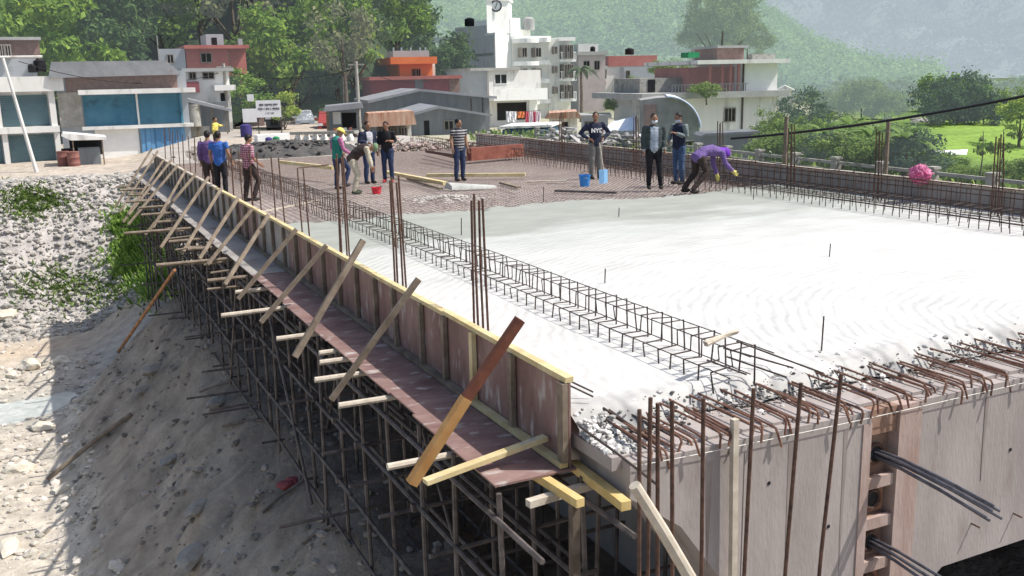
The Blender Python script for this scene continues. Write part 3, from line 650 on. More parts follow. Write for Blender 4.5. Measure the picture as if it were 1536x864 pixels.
# ================================================================== scaffold
t = thing('scaffold', 'dark tube scaffold filling the space under the formwork', 'scaffold', (3, 6.5, -3.2))
rows = (3.0, 3.75, 4.6, 5.4)
nst = 0; extra = MB()
for ri, x in enumerate(rows):
    for j in range(33):
        y = 6.55+.92*j + rnd.uniform(-.06, .06) + (1.1 if x > 4.2 else 0); zb = hz(x, y)-.05
        zt = -.5
        g = MB(); lx = rnd.uniform(-.07, .07); g.tube([(x+lx, y+rnd.uniform(-.04, .04), zb), (x, y, zt)], .024, 6)
        if ri < 3: g.build('standard', M['steel'], t); nst += 1
        else: extra.tube([(x+lx, y, zb), (x, y, zt)], .024, 5)
o = extra.build('inner_standards', M['steel'], t); o['kind'] = 'stuff'
for ri, x in enumerate(rows[:3]):
    for z in (-.68, -1.4, -2.2, -2.95):
        for k in range(6):
            a = (5.7 if x < 4.2 else 7.1)+5.2*k+rnd.uniform(-.3, .3); z0 = z+rnd.uniform(-.04, .04); xx = x-.045+rnd.uniform(-.02, .02)
            g = MB(); g.tube([(xx, a, z0), (xx+rnd.uniform(-.03, .03), a+5.5, z0+rnd.uniform(-.05, .05))], .024, 6); g.build('ledger', M['steel'], t)
for j in range(33):
    for z in (-1.45, -2.25, -3.0):
        if rnd.random() < .35: continue
        y = 6.6+.95*j; x0 = 2.95-rnd.random()**2*1.0 if z < -1.6 else 2.9-.4*rnd.random()
        g = MB(); g.tube([(x0, y+.05, z+rnd.uniform(-.06, .06)), (5.5 if y > 7 else 4.0, y+rnd.uniform(-.1, .1), z+rnd.uniform(-.05, .05))], .022, 6); g.build('transom', M['steel'], t)
for j in range(14):
    y = 6.4+2.1*j; x = rows[j % 3]-.08; g = MB(); s_ = 1 if j % 2 else -1
    g.tube([(x, y, -3.1), (x, y+1.9*s_+.2, -.65)], .022, 6); g.build('diagonal_brace', M['steel'], t)
for x in rows[:2]:
    for j in range(33):
        for z in (-1.4, -2.2):
            if x > 3.1 and j % 2: continue
            if rnd.random() < .5: continue
            y = 6.55+.95*j; g = MB(); g.box(x-.075, x+.03, y-.03, y+.035, z-.04, z+.04); g.build('coupler', M['steel'], t)
# loose tubes on the heap
def lie(name, a, b_, r, m, label, cat, grp=None, up_=0.0):
    p, q = ground_hit(*a), ground_hit(*b_); g = MB(); g.tube([p+V(0, 0, r+.02), p.lerp(q, .5)+V(0, 0, r+.06), q+V(0, 0, r+.02+up_)], r, 7)
    return tag(g.build(name, m, base=True), label, cat, grp)
lie('loose_tube', (395, 782), (455, 730), .024, M['steel'], 'steel tube lying on the heap below the red cloth', 'tube', 'loose tubes on the heap')
lie('loose_tube', (300, 592), (372, 575), .024, M['steel'], 'steel tube lying on the heap near its crest', 'tube', 'loose tubes on the heap')
lie('loose_tube', (335, 648), (402, 636), .024, M['steel'], 'pale tube lying on the heap midway along the scaffold', 'tube', 'loose tubes on the heap')
lie('loose_tube', (455, 820), (500, 800), .024, M['steel'], 'steel tube lying lowest on the heap beside the scaffold', 'tube', 'loose tubes on the heap')
lie('long_plank', (72, 726), (198, 628), .055, M['wood'], 'long grey timber lying up the side of the spoil heap', 'timber')
p = ground_hit(178, 528); q = p + V(.75, -1.2, 2.2)
q = onx(262, 405, 2.3)
g = MB(); g.tube([p, p.lerp(q, .5), q], [.05, .045, .035], 8); tag(g.build('leaning_pole', M['orange_wood'], base=True), 'orange brown pole leaning from the river bed against the scaffold', 'pole')
p = ground_hit(440, 738); g = MB()
for i in range(3): g.rock(p+V(.12*i-.1, .05*i, .05), .14, i+2, (1, .8, .5), 2)
M['redcloth'] = mat('dusty_red_cloth', (.22, .05, .055), .3, 6, .9, col2=(.35, .10, .10)); tag(g.build('red_cloth', M['redcloth'], base=True, smooth=True), 'crumpled dull red cloth at the foot of the scaffold', 'cloth')
# ================================================================== people
M['shoe'] = mat('dark_shoe', (.03, .027, .025), .2, 9, .7)
M['maskc'] = mat('pale_face_mask', (.55, .62, .70), .05, 9, .8)
M['eye'] = M['hair']
_cloth = {}
def cloth(name, col, var=.18):
    if name not in _cloth: _cloth[name] = mat(name, col, var, 9, .92, .4, 30)
    return _cloth[name]
def ering(c, side, d, rx, ry, n=12):
    d = d.normalized(); side = (side - d*side.dot(d)).normalized(); f = d.cross(side)
    return [c + side*(rx*math.cos(2*math.pi*k/n)) + f*(ry*math.sin(2*math.pi*k/n)) for k in range(n)]
def eloft(g, pts, side):                       # pts: (point, rx, ry); rounded ends
    P = [Vector(p) for p, _, _ in pts]; rings = []
    for i, (p, rx, ry) in enumerate(pts):
        d = P[min(i+1, len(P)-1)] - P[max(i-1, 0)]
        if i == 0: rings.append(ering(P[0]-d.normalized()*min(rx, ry)*.5, side, d, rx*.55, ry*.55))
        rings.append(ering(P[i], side, d, rx, ry))
        if i == len(pts)-1: rings.append(ering(P[i]+d.normalized()*min(rx, ry)*.5, side, d, rx*.55, ry*.55))
    g.loft(rings)
def remesh(g, name, m, parent, vox=.017, cut=None, smooth=3):
    o = g.build(name, m, parent, world=False)
    md = o.modifiers.new('r', 'REMESH'); md.mode = 'VOXEL'; md.voxel_size = vox
    sm = o.modifiers.new('s', 'SMOOTH'); sm.factor = .5; sm.iterations = smooth
    dg = bpy.context.evaluated_depsgraph_get(); dg.update()
    me = bpy.data.meshes.new_from_object(o.evaluated_get(dg)); o.modifiers.clear(); old = o.data; o.data = me; bpy.data.meshes.remove(old)
    if cut:
        bm = bmesh.new(); bm.from_mesh(me); bmesh.ops.delete(bm, geom=[v for v in bm.verts if cut(v.co)], context='VERTS'); bm.to_mesh(me); bm.free()
    if m.name not in ('skin', 'black_hair'):
        nr = [v.normal.copy() for v in me.vertices]
        for v, q in zip(me.vertices, nr): v.co += q*(.010*noise.noise(Vector((v.co.x*11+vox*91, v.co.y*11, v.co.z*8)))+.007*noise.noise(Vector((v.co.x*6, v.co.y*6, v.co.z*24))))
    me.materials.clear(); me.materials.append(m)
    for p in me.polygons: p.use_smooth = True
    return o
BASE = dict(pel=(0, 0, .93), wai=(0, .01, 1.06), che=(0, 0, 1.25), nec=(0, -.01, 1.43), hed=(0, .02, 1.57),
            shl=(-.185, 0, 1.385), shr=(.185, 0, 1.385), ell=(-.235, -.02, 1.12), elr=(.235, -.02, 1.12), wrl=(-.235, .06, .88), wrr=(.235, .06, .88),
            hil=(-.09, 0, .90), hir=(.09, 0, .90), knl=(-.10, .02, .49), knr=(.10, .02, .49), anl=(-.105, -.02, .08), anr=(.105, -.02, .08))
def person(label, px, py, face, pose=None, h=1.7, shirt=None, pants=None, jacket=None, vest=None, hair=True, helmet=None, cap=None, mask=False, shoes=None, sleeves=1.0, gloves=None, z=0.0, lettering=None, stripes=False, hood=None, skin=None, at_y=None, turn=0.0):
    J = {k: Vector(v) for k, v in BASE.items()}
    for k, v in (pose or {}).items(): J[k] = Vector(v)
    s = h/1.7
    for k in J: J[k] = J[k]*s
    pos = onz(px, py, z) if at_y is None else at(px, py, at_y)
    # face: angle in degrees in which the person looks, 0 = away along the bridge, 90 = towards the fence side
    root = thing('person', label, 'person', pos, R(-face))
    skin = skin or M['skin']; X = Vector((1, 0, 0))
    g = MB()
    up_ = (J['nec']-J['che']).normalized(); hup = (J['hed']-J['nec']).normalized()
    side = (J['shr']-J['shl']).normalized(); hside = (Matrix.Rotation(turn, 3, 'Z') @ X) if turn else side
    hf = hup.cross(hside)*-1 if False else hside.cross(hup)*-1
    hf = (hup.cross(hside)); hf = hf if True else hf
    hs = X
    def torso(g, k=0.0, waistdown=0.0, top=True):
        pts = [(J['pel'] - (J['wai']-J['pel']).normalized()*waistdown*s, (.155+k)*s, (.105+k)*s), (J['wai'], (.135+k)*s, (.10+k)*s), (J['che'], (.165+k)*s, (.115+k)*s), (J['shl'].lerp(J['shr'], .5)-up_*.01*s, (.165+k)*s, (.085+k)*s)]
        if top: pts.append((J['shl'].lerp(J['shr'], .5)+up_*.035*s, (.09+k*.5)*s, (.062+k*.5)*s))
        eloft(g, pts, side)
    def arm(g, sd, k=0.0, frac=1.0):
        a, b_, c = J['sh'+sd], J['el'+sd], J['wr'+sd]
        pts = [(a, (.058+k)*s, (.058+k)*s), (a.lerp(b_, .5), (.049+k)*s, (.049+k)*s), (b_, (.042+k)*s, (.042+k)*s)]
        if frac > .55: pts += [(b_.lerp(c, .35), (.041+k)*s, (.041+k)*s), (b_.lerp(c, (frac-.5)*2), (.030+k)*s, (.030+k)*s)]
        elif frac < .5: pts = pts[:2]
        eloft(g, pts, Vector((0, 1, .01)))
    def leg(g, sd, k=0.0):
        a, b_, c = J['hi'+sd], J['kn'+sd], J['an'+sd]
        eloft(g, [(a, (.088+k)*s, (.092+k)*s), (a.lerp(b_, .5), (.074+k)*s, (.076+k)*s), (b_, (.055+k)*s, (.057+k)*s), (b_.lerp(c, .3), (.054+k)*s, (.056+k)*s), (c, (.037+k*1.2)*s, (.039+k*1.2)*s)], X)
    torso(g); eloft(g, [(J['nec']-up_*.06*s, .06*s, .058*s), (J['hed']-hup*.05*s, .052*s, .054*s)], side)
    fwd = Vector((0, 1, 0))
    hf = side.cross(hup)*-1
    hf = hup.cross(side)
    if turn: 
        q = Matrix.Rotation(turn, 3, hup); hf = q @ hf; hs = q @ side
    else: hs = side
    rot = Matrix((hs, hf, hup)).transposed()
    hc = J['hed']
    g.ell(hc+hup*.02*s, .073*s, .092*s, .105*s, 14, 10, rot); g.ell(hc-hup*.055*s+hf*.02*s, .056*s, .068*s, .06*s, 12, 8, rot)
    g.tube([hc+hf*.085*s+hup*.015*s, hc+hf*.112*s-hup*.025*s], [.010*s, .019*s], 6)
    for e in (-1, 1): g.ell(hc+hs*(.076*s*e)-hf*.005*s, .014*s, .026*s, .034*s, 8, 6, rot)
    for sd in 'lr': arm(g, sd); leg(g, sd)
    for sd in 'lr': g.ell(J['an'+sd]+Vector((0, .05, -.045))*s, .042*s, .12*s, .035*s, 10, 6)
    body = remesh(g, 'body', skin, root, .016)
    # face details, hands with separate fingers: joined to the body
    g = MB(); 
    for sd, e in (('l', -1), ('r', 1)):
        w_ = J['wr'+sd]; d = (w_-J['el'+sd]).normalized(); a = d.cross(Vector((0, 1, .3))).normalized(); b_ = a.cross(d)
        eloft(g, [(w_-d*.02*s, .026*s, .022*s), (w_+d*.03*s, .036*s, .018*s), (w_+d*.085*s, .040*s, .016*s)], b_)
        for fi in range(4):
            q0 = w_+d*.08*s+b_*(.028-.0185*fi)*s; L_ = (.062, .072, .068, .05)[fi]*s; cu = a*(.012*s*e)
            g.tube([q0, q0+d*L_*.45+cu*.6, q0+d*L_*.8+cu*2.0, q0+d*L_*.95+cu*3.4], [.0095*s, .009*s, .0085*s, .006*s], 6)
        q0 = w_+d*.025*s+b_*.03*s; g.tube([q0, q0+d*.03*s+b_*.025*s, q0+d*.062*s+b_*.03*s], [.012*s, .0105*s, .008*s], 6)
    hm = g; g = MB()
    for e in (-1, 1): g.ell(hc+hs*(.030*s*e)+hf*.088*s+hup*.03*s, .012*s, .006*s, .007*s, 8, 5, rot)
    g.ell(hc+hf*.088*s-hup*.062*s, .022*s, .005*s, .006*s, 8, 5, rot)
    me = body.data; bm = bmesh.new(); bm.from_mesh(me); me.materials.append(M['hair']); me.materials.append(gloves or skin)
    for src, mi in ((hm, 2), (g, 1)):
        vv = [bm.verts.new(v) for v in src.v]
        for f in src.f:
            try: ff = bm.faces.new([vv[i] for i in f]); ff.material_index = mi; ff.smooth = True
            except ValueError: pass
    bm.to_mesh(me); bm.free()
    # clothes
    if pants:
        g = MB(); eloft(g, [(J['hil'].lerp(J['hir'], .5)-Vector((0, 0, .03))*s, .158*s, .112*s), (J['pel'], .168*s, .117*s), (J['pel'].lerp(J['wai'], .6), .150*s, .112*s)], side)
        for sd in 'lr': leg(g, sd, .016)
        remesh(g, 'trousers', pants, root, .019)
    if shirt:
        g = MB(); torso(g, .02, .06)
        for sd in 'lr': arm(g, sd, .016, sleeves)
        so = remesh(g, 'shirt', shirt, root, .019)
    if jacket:
        g = MB(); torso(g, .036, .12)
        for sd in 'lr': arm(g, sd, .026, .95)
        cf = J['che']
        remesh(g, 'jacket', jacket, root, .02, cut=lambda v: (v-cf).dot(hup.cross(side)) > .05*s and abs((v-cf).dot(side)) < .10*s and v.z < J['nec'].z+.05*s and v.z > .6*s)
    if vest:
        g = MB(); torso(g, .034, .06)
        remesh(g, 'vest', vest, root, .019)
    g = MB()
    for sd in 'lr':
        an = J['an'+sd]; fr = (0, .055, -.045) if J['kn'+sd].y >= an.y-.35 else (0, .05, -.05)
        g.ell(an+Vector(fr)*s, .050*s, .135*s, .046*s, 12, 8)
        g2 = g; g = MB(); g.v, g.f, g.mi = g2.v, g2.f, g2.mi; g.build('shoe', shoes or M['shoe'], root, True, False); g = MB()
    if hair and not helmet:
        g = MB(); g.ell(hc+hup*.03*s-hf*.018*s, .083*s, .098*s, .104*s, 16, 12, rot)
        remesh(g, 'hair', M['hair'], root, .014, cut=lambda v: (v-hc).dot(hup) < (.085*s if (v-hc).dot(hf) > .04*s else (.035*s if (v-hc).dot(hf) > .01*s else (-.01*s if (v-hc).dot(hf) > -.03*s else -.07*s))))
    if helmet:
        g = MB(); g.ell(hc+hup*.05*s, .105*s, .125*s, .105*s, 18, 12, rot); o = g.build('helmet', helmet, root, True, False)
        bm = bmesh.new(); bm.from_mesh(o.data); bmesh.ops.delete(bm, geom=[v for v in bm.verts if (v.co-hc).dot(hup) < .03*s], context='VERTS'); bm.to_mesh(o.data); bm.free()
        g = MB(); c0 = hc+hup*.045*s+hf*.03*s; g.loft([[c0+hup*dz*s+hs*(.118*s*math.cos(t))+hf*(.155*s*math.sin(t)) for t in [2*math.pi*k/18 for k in range(18)]] for dz in (-.008, .006)]); g.build('helmet_brim', helmet, o, True, False)
    if cap:
        g = MB(); g.ell(hc+hup*.05*s-hf*.01*s, .094*s, .112*s, .085*s, 16, 10, rot); g.build('cap', cap, root, True, False)
    if hood:
        g = MB(); g.ell(hc+hup*.01*s-hf*.02*s, .105*s, .120*s, .135*s, 16, 12, rot); eloft(g, [(J['nec']-up_*.05*s, .13*s, .10*s), (hc-hup*.05*s, .10*s, .10*s)], side)
        remesh(g, 'hood', hood, root, .017, cut=lambda v: (v-hc).dot(hf) > .05*s and abs((v-hc).dot(hs)) < .07*s and abs((v-hc).dot(hup)) < .10*s)
    if mask:
        g = MB(); g.ell(hc+hf*.022*s-hup*.048*s, .070*s, .088*s, .058*s, 14, 10, rot)
        remesh(g, 'face_mask', M['maskc'], root, .012, cut=lambda v: (v-hc).dot(hf) < .01*s)
    if gloves:
        for sd in 'lr':
            w_ = J['wr'+sd]; d = (w_-J['el'+sd]).normalized(); g = MB(); eloft(g, [(w_-d*.07*s, .042*s, .042*s), (w_, .040*s, .036*s), (w_+d*.08*s, .046*s, .026*s)], Vector((0, 1, .1))); g.build('glove', gloves, root, True, False)
    return root, J, s
CL = lambda n, c: cloth(n, c)
black = CL('black_cloth', (.018, .018, .022)); navy = CL('navy_denim', (.03, .045, .10)); jean = CL('blue_denim', (.06, .10, .19)); darkb = CL('dark_brown_cloth', (.045, .032, .03)); navyj = CL('navy_jacket_cloth', (.022, .028, .055))
greyt = CL('grey_tee_cloth', (.42, .43, .47)); blue = CL('bright_blue_cloth', (.04, .12, .40)); purp = CL('dull_purple_cloth', (.12, .07, .20)); cream = CL('cream_cloth', (.46, .42, .33))
purple = CL('violet_cloth', (.17, .11, .30)); violet = CL('bright_violet_cloth', (.17, .05, .42)); khaki = CL('grey_green_cloth', (.17, .17, .16)); teal = CL('teal_vest_cloth', (.03, .22, .17)); pinkc = CL('pink_cloth', (.42, .16, .30)); yellc = CL('yellow_cloth', (.66, .55, .14)); sage = CL('sage_sleeve_cloth', (.18, .22, .22)); pale = CL('pale_shirt_cloth', (.36, .41, .48))
redc = CL('red_shoe_cloth', (.40, .04, .05))
def striped(name, c1, c2, sx_, sz_, kind='Z'):
    m = mat(name, c1, .15, 12, .9); nt = m.node_tree; N = nt.nodes; L = nt.links; b = N['Principled BSDF']
    tc = N.new('ShaderNodeTexCoord'); w_ = N.new('ShaderNodeTexWave'); w_.wave_type = 'BANDS'; w_.bands_direction = 'Z'; w_.inputs['Scale'].default_value = sz_; w_.inputs['Distortion'].default_value = .4
    L.new(tc.outputs['Object'], w_.inputs['Vector']); src = w_.outputs['Fac']
    if kind == 'check':
        w2 = N.new('ShaderNodeTexWave'); w2.bands_direction = 'X'; w2.inputs['Scale'].default_value = sx_; L.new(tc.outputs['Object'], w2.inputs['Vector'])
        mx = N.new('ShaderNodeMath'); mx.operation = 'MULTIPLY'; L.new(w_.outputs['Fac'], mx.inputs[0]); L.new(w2.outputs['Fac'], mx.inputs[1]); src = mx.outputs[0]
    r = N.new('ShaderNodeValToRGB'); r.color_ramp.elements[0].position = .52; r.color_ramp.elements[1].position = .68; r.color_ramp.elements[0].color = (*c1, 1); r.color_ramp.elements[1].color = (*c2, 1)
    if kind == 'check': r.color_ramp.elements[0].position = .15; r.color_ramp.elements[1].position = .4
    L.new(src, r.inputs['Fac']); L.new(r.outputs['Color'], b.inputs['Base Color']); return m
stripe = striped('striped_tee_cloth', (.022, .022, .03), (.36, .36, .37), 0, 4.2)
check = striped('pink_check_cloth', (.22, .07, .11), (.52, .33, .38), 6, 6, 'check')
person('man in a bright blue shirt and black trousers standing by the formwork', 334, 297, 35, dict(wrr=(.27, .10, .95), elr=(.26, -.02, 1.14)), 1.62, blue, black, sleeves=.45)
person('man in a dull purple shirt half hidden behind the man in blue', 318, 292, 20, dict(elr=(.24, .0, 1.13)), 1.6, purp, darkb, sleeves=.9)
person('man in a pink checked shirt and dark trousers walking along the footway', 377, 302, 70, dict(knr=(.10, .20, .52), anr=(.10, .02, .10), knl=(-.1, -.02, .49), anl=(-.1, -.10, .08), hed=(0, .05, 1.56), wrr=(.22, .18, .95)), 1.58, check, darkb, sleeves=.5)
person('worker in a yellow helmet with teal vest and pink sleeves', 509, 284, 75, dict(hed=(0, .12, 1.53), nec=(0, .06, 1.41), che=(0, .03, 1.25), knr=(.10, .28, .55), anr=(.10, .12, .15), wrr=(.22, .30, .95), elr=(.25, .06, 1.10), wrl=(-.2, .25, .98)), 1.62, pinkc, navy, vest=teal, helmet=CL('yellow_helmet_shell', (.72, .62, .16)), z=-.05)
person('stooping worker in a dark brown vest, cream trousers and a green cap', 537, 290, 110, dict(pel=(0, -.10, .88), wai=(0, .0, 1.0), che=(0, .18, 1.12), nec=(0, .33, 1.16), hed=(0, .44, 1.15), shl=(-.18, .28, 1.16), shr=(.18, .28, 1.16), ell=(-.2, .32, .90), elr=(.2, .32, .90), wrl=(-.16, .38, .68), wrr=(.16, .38, .68), hil=(-.09, -.10, .86), hir=(.09, -.10, .86), knl=(-.14, .02, .48), knr=(.14, .02, .48), anl=(-.16, -.08, .08), anr=(.16, -.08, .08)), 1.68, cream, cream, vest=darkb, hair=False, cap=CL('green_cap_cloth', (.16, .24, .14)), shoes=CL('green_boot_rubber', (.06, .07, .05)), z=-.05)
person('man in an open navy jacket over a grey T-shirt and jeans', 555, 275, 165, dict(wrr=(.15, .22, 1.12), elr=(.27, .0, 1.14)), 1.70, greyt, navy, jacket=navyj, z=-.05)
person('man in a black top and navy jeans with red shoes', 583, 273, 215, dict(wrl=(-.12, .2, 1.16), elr=(.23, .03, 1.12), hed=(0, .04, 1.56)), 1.68, black, navy, shoes=redc, sleeves=.6, z=-.05)
person('man in a dark striped T-shirt and jeans standing alone before the planks', 690, 271, 172, dict(hed=(.02, .04, 1.56)), 1.72, stripe, navy, sleeves=.45, z=-.05, turn=R(25))
nyc, J, s_ = person('man with hands on hips in a navy sweater lettered NYC', 893, 268, 190, dict(ell=(-.40, -.05, 1.16), elr=(.40, -.05, 1.16), wrl=(-.19, .07, 1.03), wrr=(.19, .07, 1.03)), 1.82, navyj, khaki, sleeves=.95, z=-.05, turn=R(-20))
person('man in a face mask, dark open jacket, pale shirt and black trousers', 980, 283, 205, dict(hil=(-.09, 0, .9), anl=(-.16, .05, .08), knl=(-.13, .04, .49), wrl=(-.23, .08, .92)), 1.82, pale, black, jacket=CL('charcoal_jacket_cloth', (.055, .07, .07)), mask=True)
person('man in a face mask, dark vest, sage sleeves and blue jeans', 1018, 276, 262, dict(wrr=(.12, .26, 1.0), elr=(.26, .06, 1.12), wrl=(-.14, .26, 1.22), hed=(0, .04, 1.56)), 1.80, sage, jean, vest=navyj, mask=True, sleeves=.95)
B_ = dict(pel=(0, -.22, .80), wai=(0, -.06, .90), che=(0, .16, .92), nec=(0, .36, .90), hed=(0, .50, .84), shl=(-.18, .30, .89), shr=(.18, .30, .89), ell=(-.2, .34, .62), elr=(.2, .38, .63), wrl=(-.16, .42, .34), wrr=(.17, .62, .44), hil=(-.09, -.22, .78), hir=(.09, -.22, .78), knl=(-.12, -.20, .44), knr=(.12, -.06, .46), anl=(-.12, -.50, .10), anr=(.12, -.42, .09))
person('worker in violet hooded top bent over the wet concrete with yellow gloves', 1058, 288, 92, B_, 1.78, purple, darkb, hair=False, hood=violet, gloves=CL('pale_yellow_glove_rubber', (.75, .66, .22)), sleeves=.95)
person('person in a yellow top with arms spread beyond the far end of the deck', 326, 232, 120, dict(ell=(-.42, .05, 1.3), wrl=(-.62, .12, 1.28), wrr=(.35, .2, 1.1)), 1.65, yellc, darkb, at_y=43, sleeves=.95)
# lettering on the sweater: three block letters on the chest
def strokes(polys, m, parent, y, zc, sc_, xoff):
    g = MB()
    for a, b_ in polys:
        g.bar((xoff+a[0]*sc_, y, zc+a[1]*sc_), (xoff+b_[0]*sc_, y, zc+b_[1]*sc_), .24*sc_, .012, (0, 1, 0))
    return g.build('lettering', m, parent, world=False)
yl = J['che'].y + .148*s_; zl = J['che'].z-.02
M['letter'] = mat('white_lettering', (.8, .8, .8), .03, 3)
fN = [((-.4, -.5), (-.4, .6)), ((-.4, .55), (.4, -.45)), ((.4, -.5), (.4, .6))]; fY = [((0, -.5), (0, .1)), ((0, .05), (-.42, .6)), ((0, .05), (.42, .6))]; fC = [((-.38, -.45), (-.38, .55)), ((-.4, .5), (.2, .5)), ((-.4, -.4), (.2, -.4))]
for ltr, xo in ((fN, .115), (fY, 0), (fC, -.115)):
    strokes([((-a[0], a[1]), (-b_[0], b_[1])) for a, b_ in ltr], M['letter'], nyc, yl, zl, .105, xo)
# ================================================================== loose things on the deck
M['bluep'] = mat('blue_plastic', (.03, .22, .62), .08, 4, .5, stain=((.36, .42, .48), 9, .60)); M['redp'] = mat('red_plastic', (.60, .03, .05), .08, 4, .5, stain=((.50, .36, .33), 11, .62)); M['pinkp'] = mat('pink_plastic_sheet', (.62, .08, .27), .2, 9, .5, .8, 14, col2=(.86, .40, .58), translucent=.3)
def bucket(px, py, z, m, r, h, label, name='bucket'):
    p = onz(px, py, z); t = thing(name, label, 'bucket', p)
    g = MB(); n = 16; prof = [(r*.78, 0), (r*.80, .005), (r, h), (r*1.06, h), (r*1.06, h-.02), (r*.97, h-.02), (r*.76, .015)]
    g.lathe(p, prof, n); g.build('body', m, t, True)
    g = MB(); g.tube([p+V(r*math.cos(a)*1.04, -.03, h-.02+r*.75*math.sin(a)) for a in [math.pi*k/10 for k in range(11)]], .006, 5); g.build('handle', M['bar'], t)
    return t
bucket(877, 279, -.05, M['bluep'], .15, .29, 'bright blue bucket on the bars at the edge of the pour')
bucket(565, 291, -.08, M['redp'], .13, .17, 'red plastic bowl on the bars in front of the jacketed men', 'bowl')
p = onz(906, 275, -.03); t = thing('shovel', 'pale blue shovel leaning on the parapet bars by the man with hands on hips', 'shovel', p)
g = MB(); g.loft([[p+V(.13*a-.02, b_*.06, c) for a, b_, c in ((-1, 0, z0), (0, -.5, z0), (1, 0, z0), (0, .3, z0))] for z0 in (.0, .12, .26, .36)]); g.build('blade', mat('pale_blue_paint', (.25, .50, .80), .1, 5, .5), t)
g = MB(); g.tube([p+V(0, .02, .34), p+V(-.05, .15, 1.05)], .017, 7); g.build('handle', M['pole'], t)
def plank(a, b_, z, w_, h, m, label, name='plank'):
    p, q = onz(*a, z), onz(*b_, z); g = MB(); g.bar(p, q, w_, h, jit=.05); return tag(g.build(name, M[m], base=True), label, 'plank')
plank((578, 258), (668, 275), .06, .14, .09, 'yellow_wood', 'yellow beam lying on the bars behind the red shoes')
plank((640, 263), (788, 262), .07, .14, .09, 'yellow_wood', 'long yellow beam lying behind the man in stripes')
plank((612, 268), (662, 283), -.02, .10, .05, 'wood', 'grey plank lying beside the yellow beam')
plank((833, 286), (925, 289), -.0, .12, .05, 'steel', 'dark straight plank lying at the pour front below the blue bucket', 'screed_board')
plank((752, 274), (778, 281), .0, .14, .05, 'wood', 'short dark plank end on the bars near the grey chute')
plank((790, 273), (850, 271), .0, .10, .04, 'pole', 'pale batten lying on the bars before the blue bucket')
plank((392, 318), (480, 300), -.05, .06, .03, 'pole', 'thin pale batten along the footway beside the checked shirt man')
plank((420, 243), (500, 252), .35, .12, .10, 'yellow_wood', 'yellow rail carried on the starter bars near the helmeted worker')
p, q = onz(672, 285, -.04), onz(742, 283, -.04); g = MB()
n_ = 8
for i in range(6):
    a, b_ = p.lerp(q, i/6), p.lerp(q, (i+1)/6)
rings = []
for k in range(9):
    c = p.lerp(q, k/8); ww = .16-.012*k
    rings.append([c+V(.02*math.sin(t*3), 0, 0)+V(0, ww*1.6*math.cos(t), .02+ww*max(0, math.sin(t))*1.1) for t in [2*math.pi*i/12 for i in range(12)]])
g.loft(rings); M['chute'] = mat('grey_sheet', (.36, .37, .35), .12, 4, .7, .3, 9, col2=(.52, .53, .50)); tag(g.build('chute', M['chute'], base=True, smooth=True), 'grey bulging concrete chute sheet lying in front of the man in stripes', 'chute')
p = onz(745, 240, .05); 
for k in range(3):
    a, b_ = onz(640, 226+5*k, .10+.0*k), onz(700, 240+3*k, .10)
    g = MB(); g.tube([a+V(0, 0, .1*k), b_+V(0, 0, .1*k)], .05, 7); tag(g.build('bar_bundle', M['rust'], base=True), 'rusty bundle of bars behind the man in stripes, %s in its pile' % ('lowest', 'middle one', 'topmost')[k], 'bar bundle', 'bundles of bars behind the man in stripes')
a, b_ = onz(704, 243, 0), onz(782, 236, 0); g = MB(); g.bar(a+V(0, 0, .25), b_+V(0, 0, .25), .25, .42); M['redox'] = mat('red_oxide_steel', (.17, .055, .04), .2, 3, .75, col2=(.30, .11, .08))
o = tag(g.build('steel_shutter', M['redox'], base=True), 'long red oxide steel shutter standing on edge by the fence', 'shutter panel')
# dark heap and pink bundle
p = onz(455, 232, .0); g = MB(); vs = []; NU, NV = 60, 26
for j in range(NV+1):
    for i in range(NU+1):
        u, v = -3.4+6.8*i/NU, -1.7+3.4*j/NV; k = max(0, 1-(u/3.4)**2-(v/1.7)**2)
        vs.append((p.x+u, p.y+3+v, -.24+k**.5*.16+k**.6*(.42+.20*fbm(u*1.2, v*1.5, 5))+.05*ns(u*5, v*5)*k))
g.add(vs, [(j*(NU+1)+i, j*(NU+1)+i+1, (j+1)*(NU+1)+i+1, (j+1)*(NU+1)+i) for j in range(NV) for i in range(NU)])
for i in range(260):
    u, v = rnd.gauss(0, 1.5), rnd.gauss(0, .75); k = max(0, 1-(u/3.4)**2-(v/1.7)**2); g.rock((p.x+u, p.y+3+v, -.06+k**.6*.42), rnd.uniform(.03, .11), i*.53, (1.3, .9, .6), 1)
M['tar'] = mat('dark_heap_soil', (.05, .05, .05), .3, 2, .95, .6, 6, col2=(.12, .115, .11)); tag(g.build('dark_rubble', M['tar']), 'long dark heap of soil before the white balusters', 'heap', kind='stuff')
p = onz(1380, 276, .3); p = onx(1380, 262, 16.45); t = thing('pink_bundle', 'crumpled pink plastic bundle tied to the fence side edge board', 'plastic bundle', p)
bm = bmesh.new(); bmesh.ops.create_icosphere(bm, subdivisions=4, radius=.21)
for v in bm.verts:
    c = v.co.normalized(); v.co = v.co*(1+.20*noise.noise(c*3)+.22*abs(noise.noise(c*6+V(3, 1, 2)))-.06+.08*noise.noise(c*15))
g = MB(); g.add([v.co.copy() for v in bm.verts], [[v.index for v in f.verts] for f in bm.faces]); bm.free(); g.build('body', M['pinkp'], t, True, False)
for k in range(14):
    a = rnd.uniform(0, 6.28); z = rnd.uniform(-.15, .2); d = V(math.cos(a), math.sin(a), z).normalized(); g = MB(); e = d.cross(V(0, 0, 1)).normalized()*.05
    g.add([d*.17-e, d*.17+e, d*.29+e*.4+V(0, 0, -.02), d*.27-e*.6], [(0, 1, 2, 3)]); g.build('loose_flap', M['pinkp'], t, False, False)
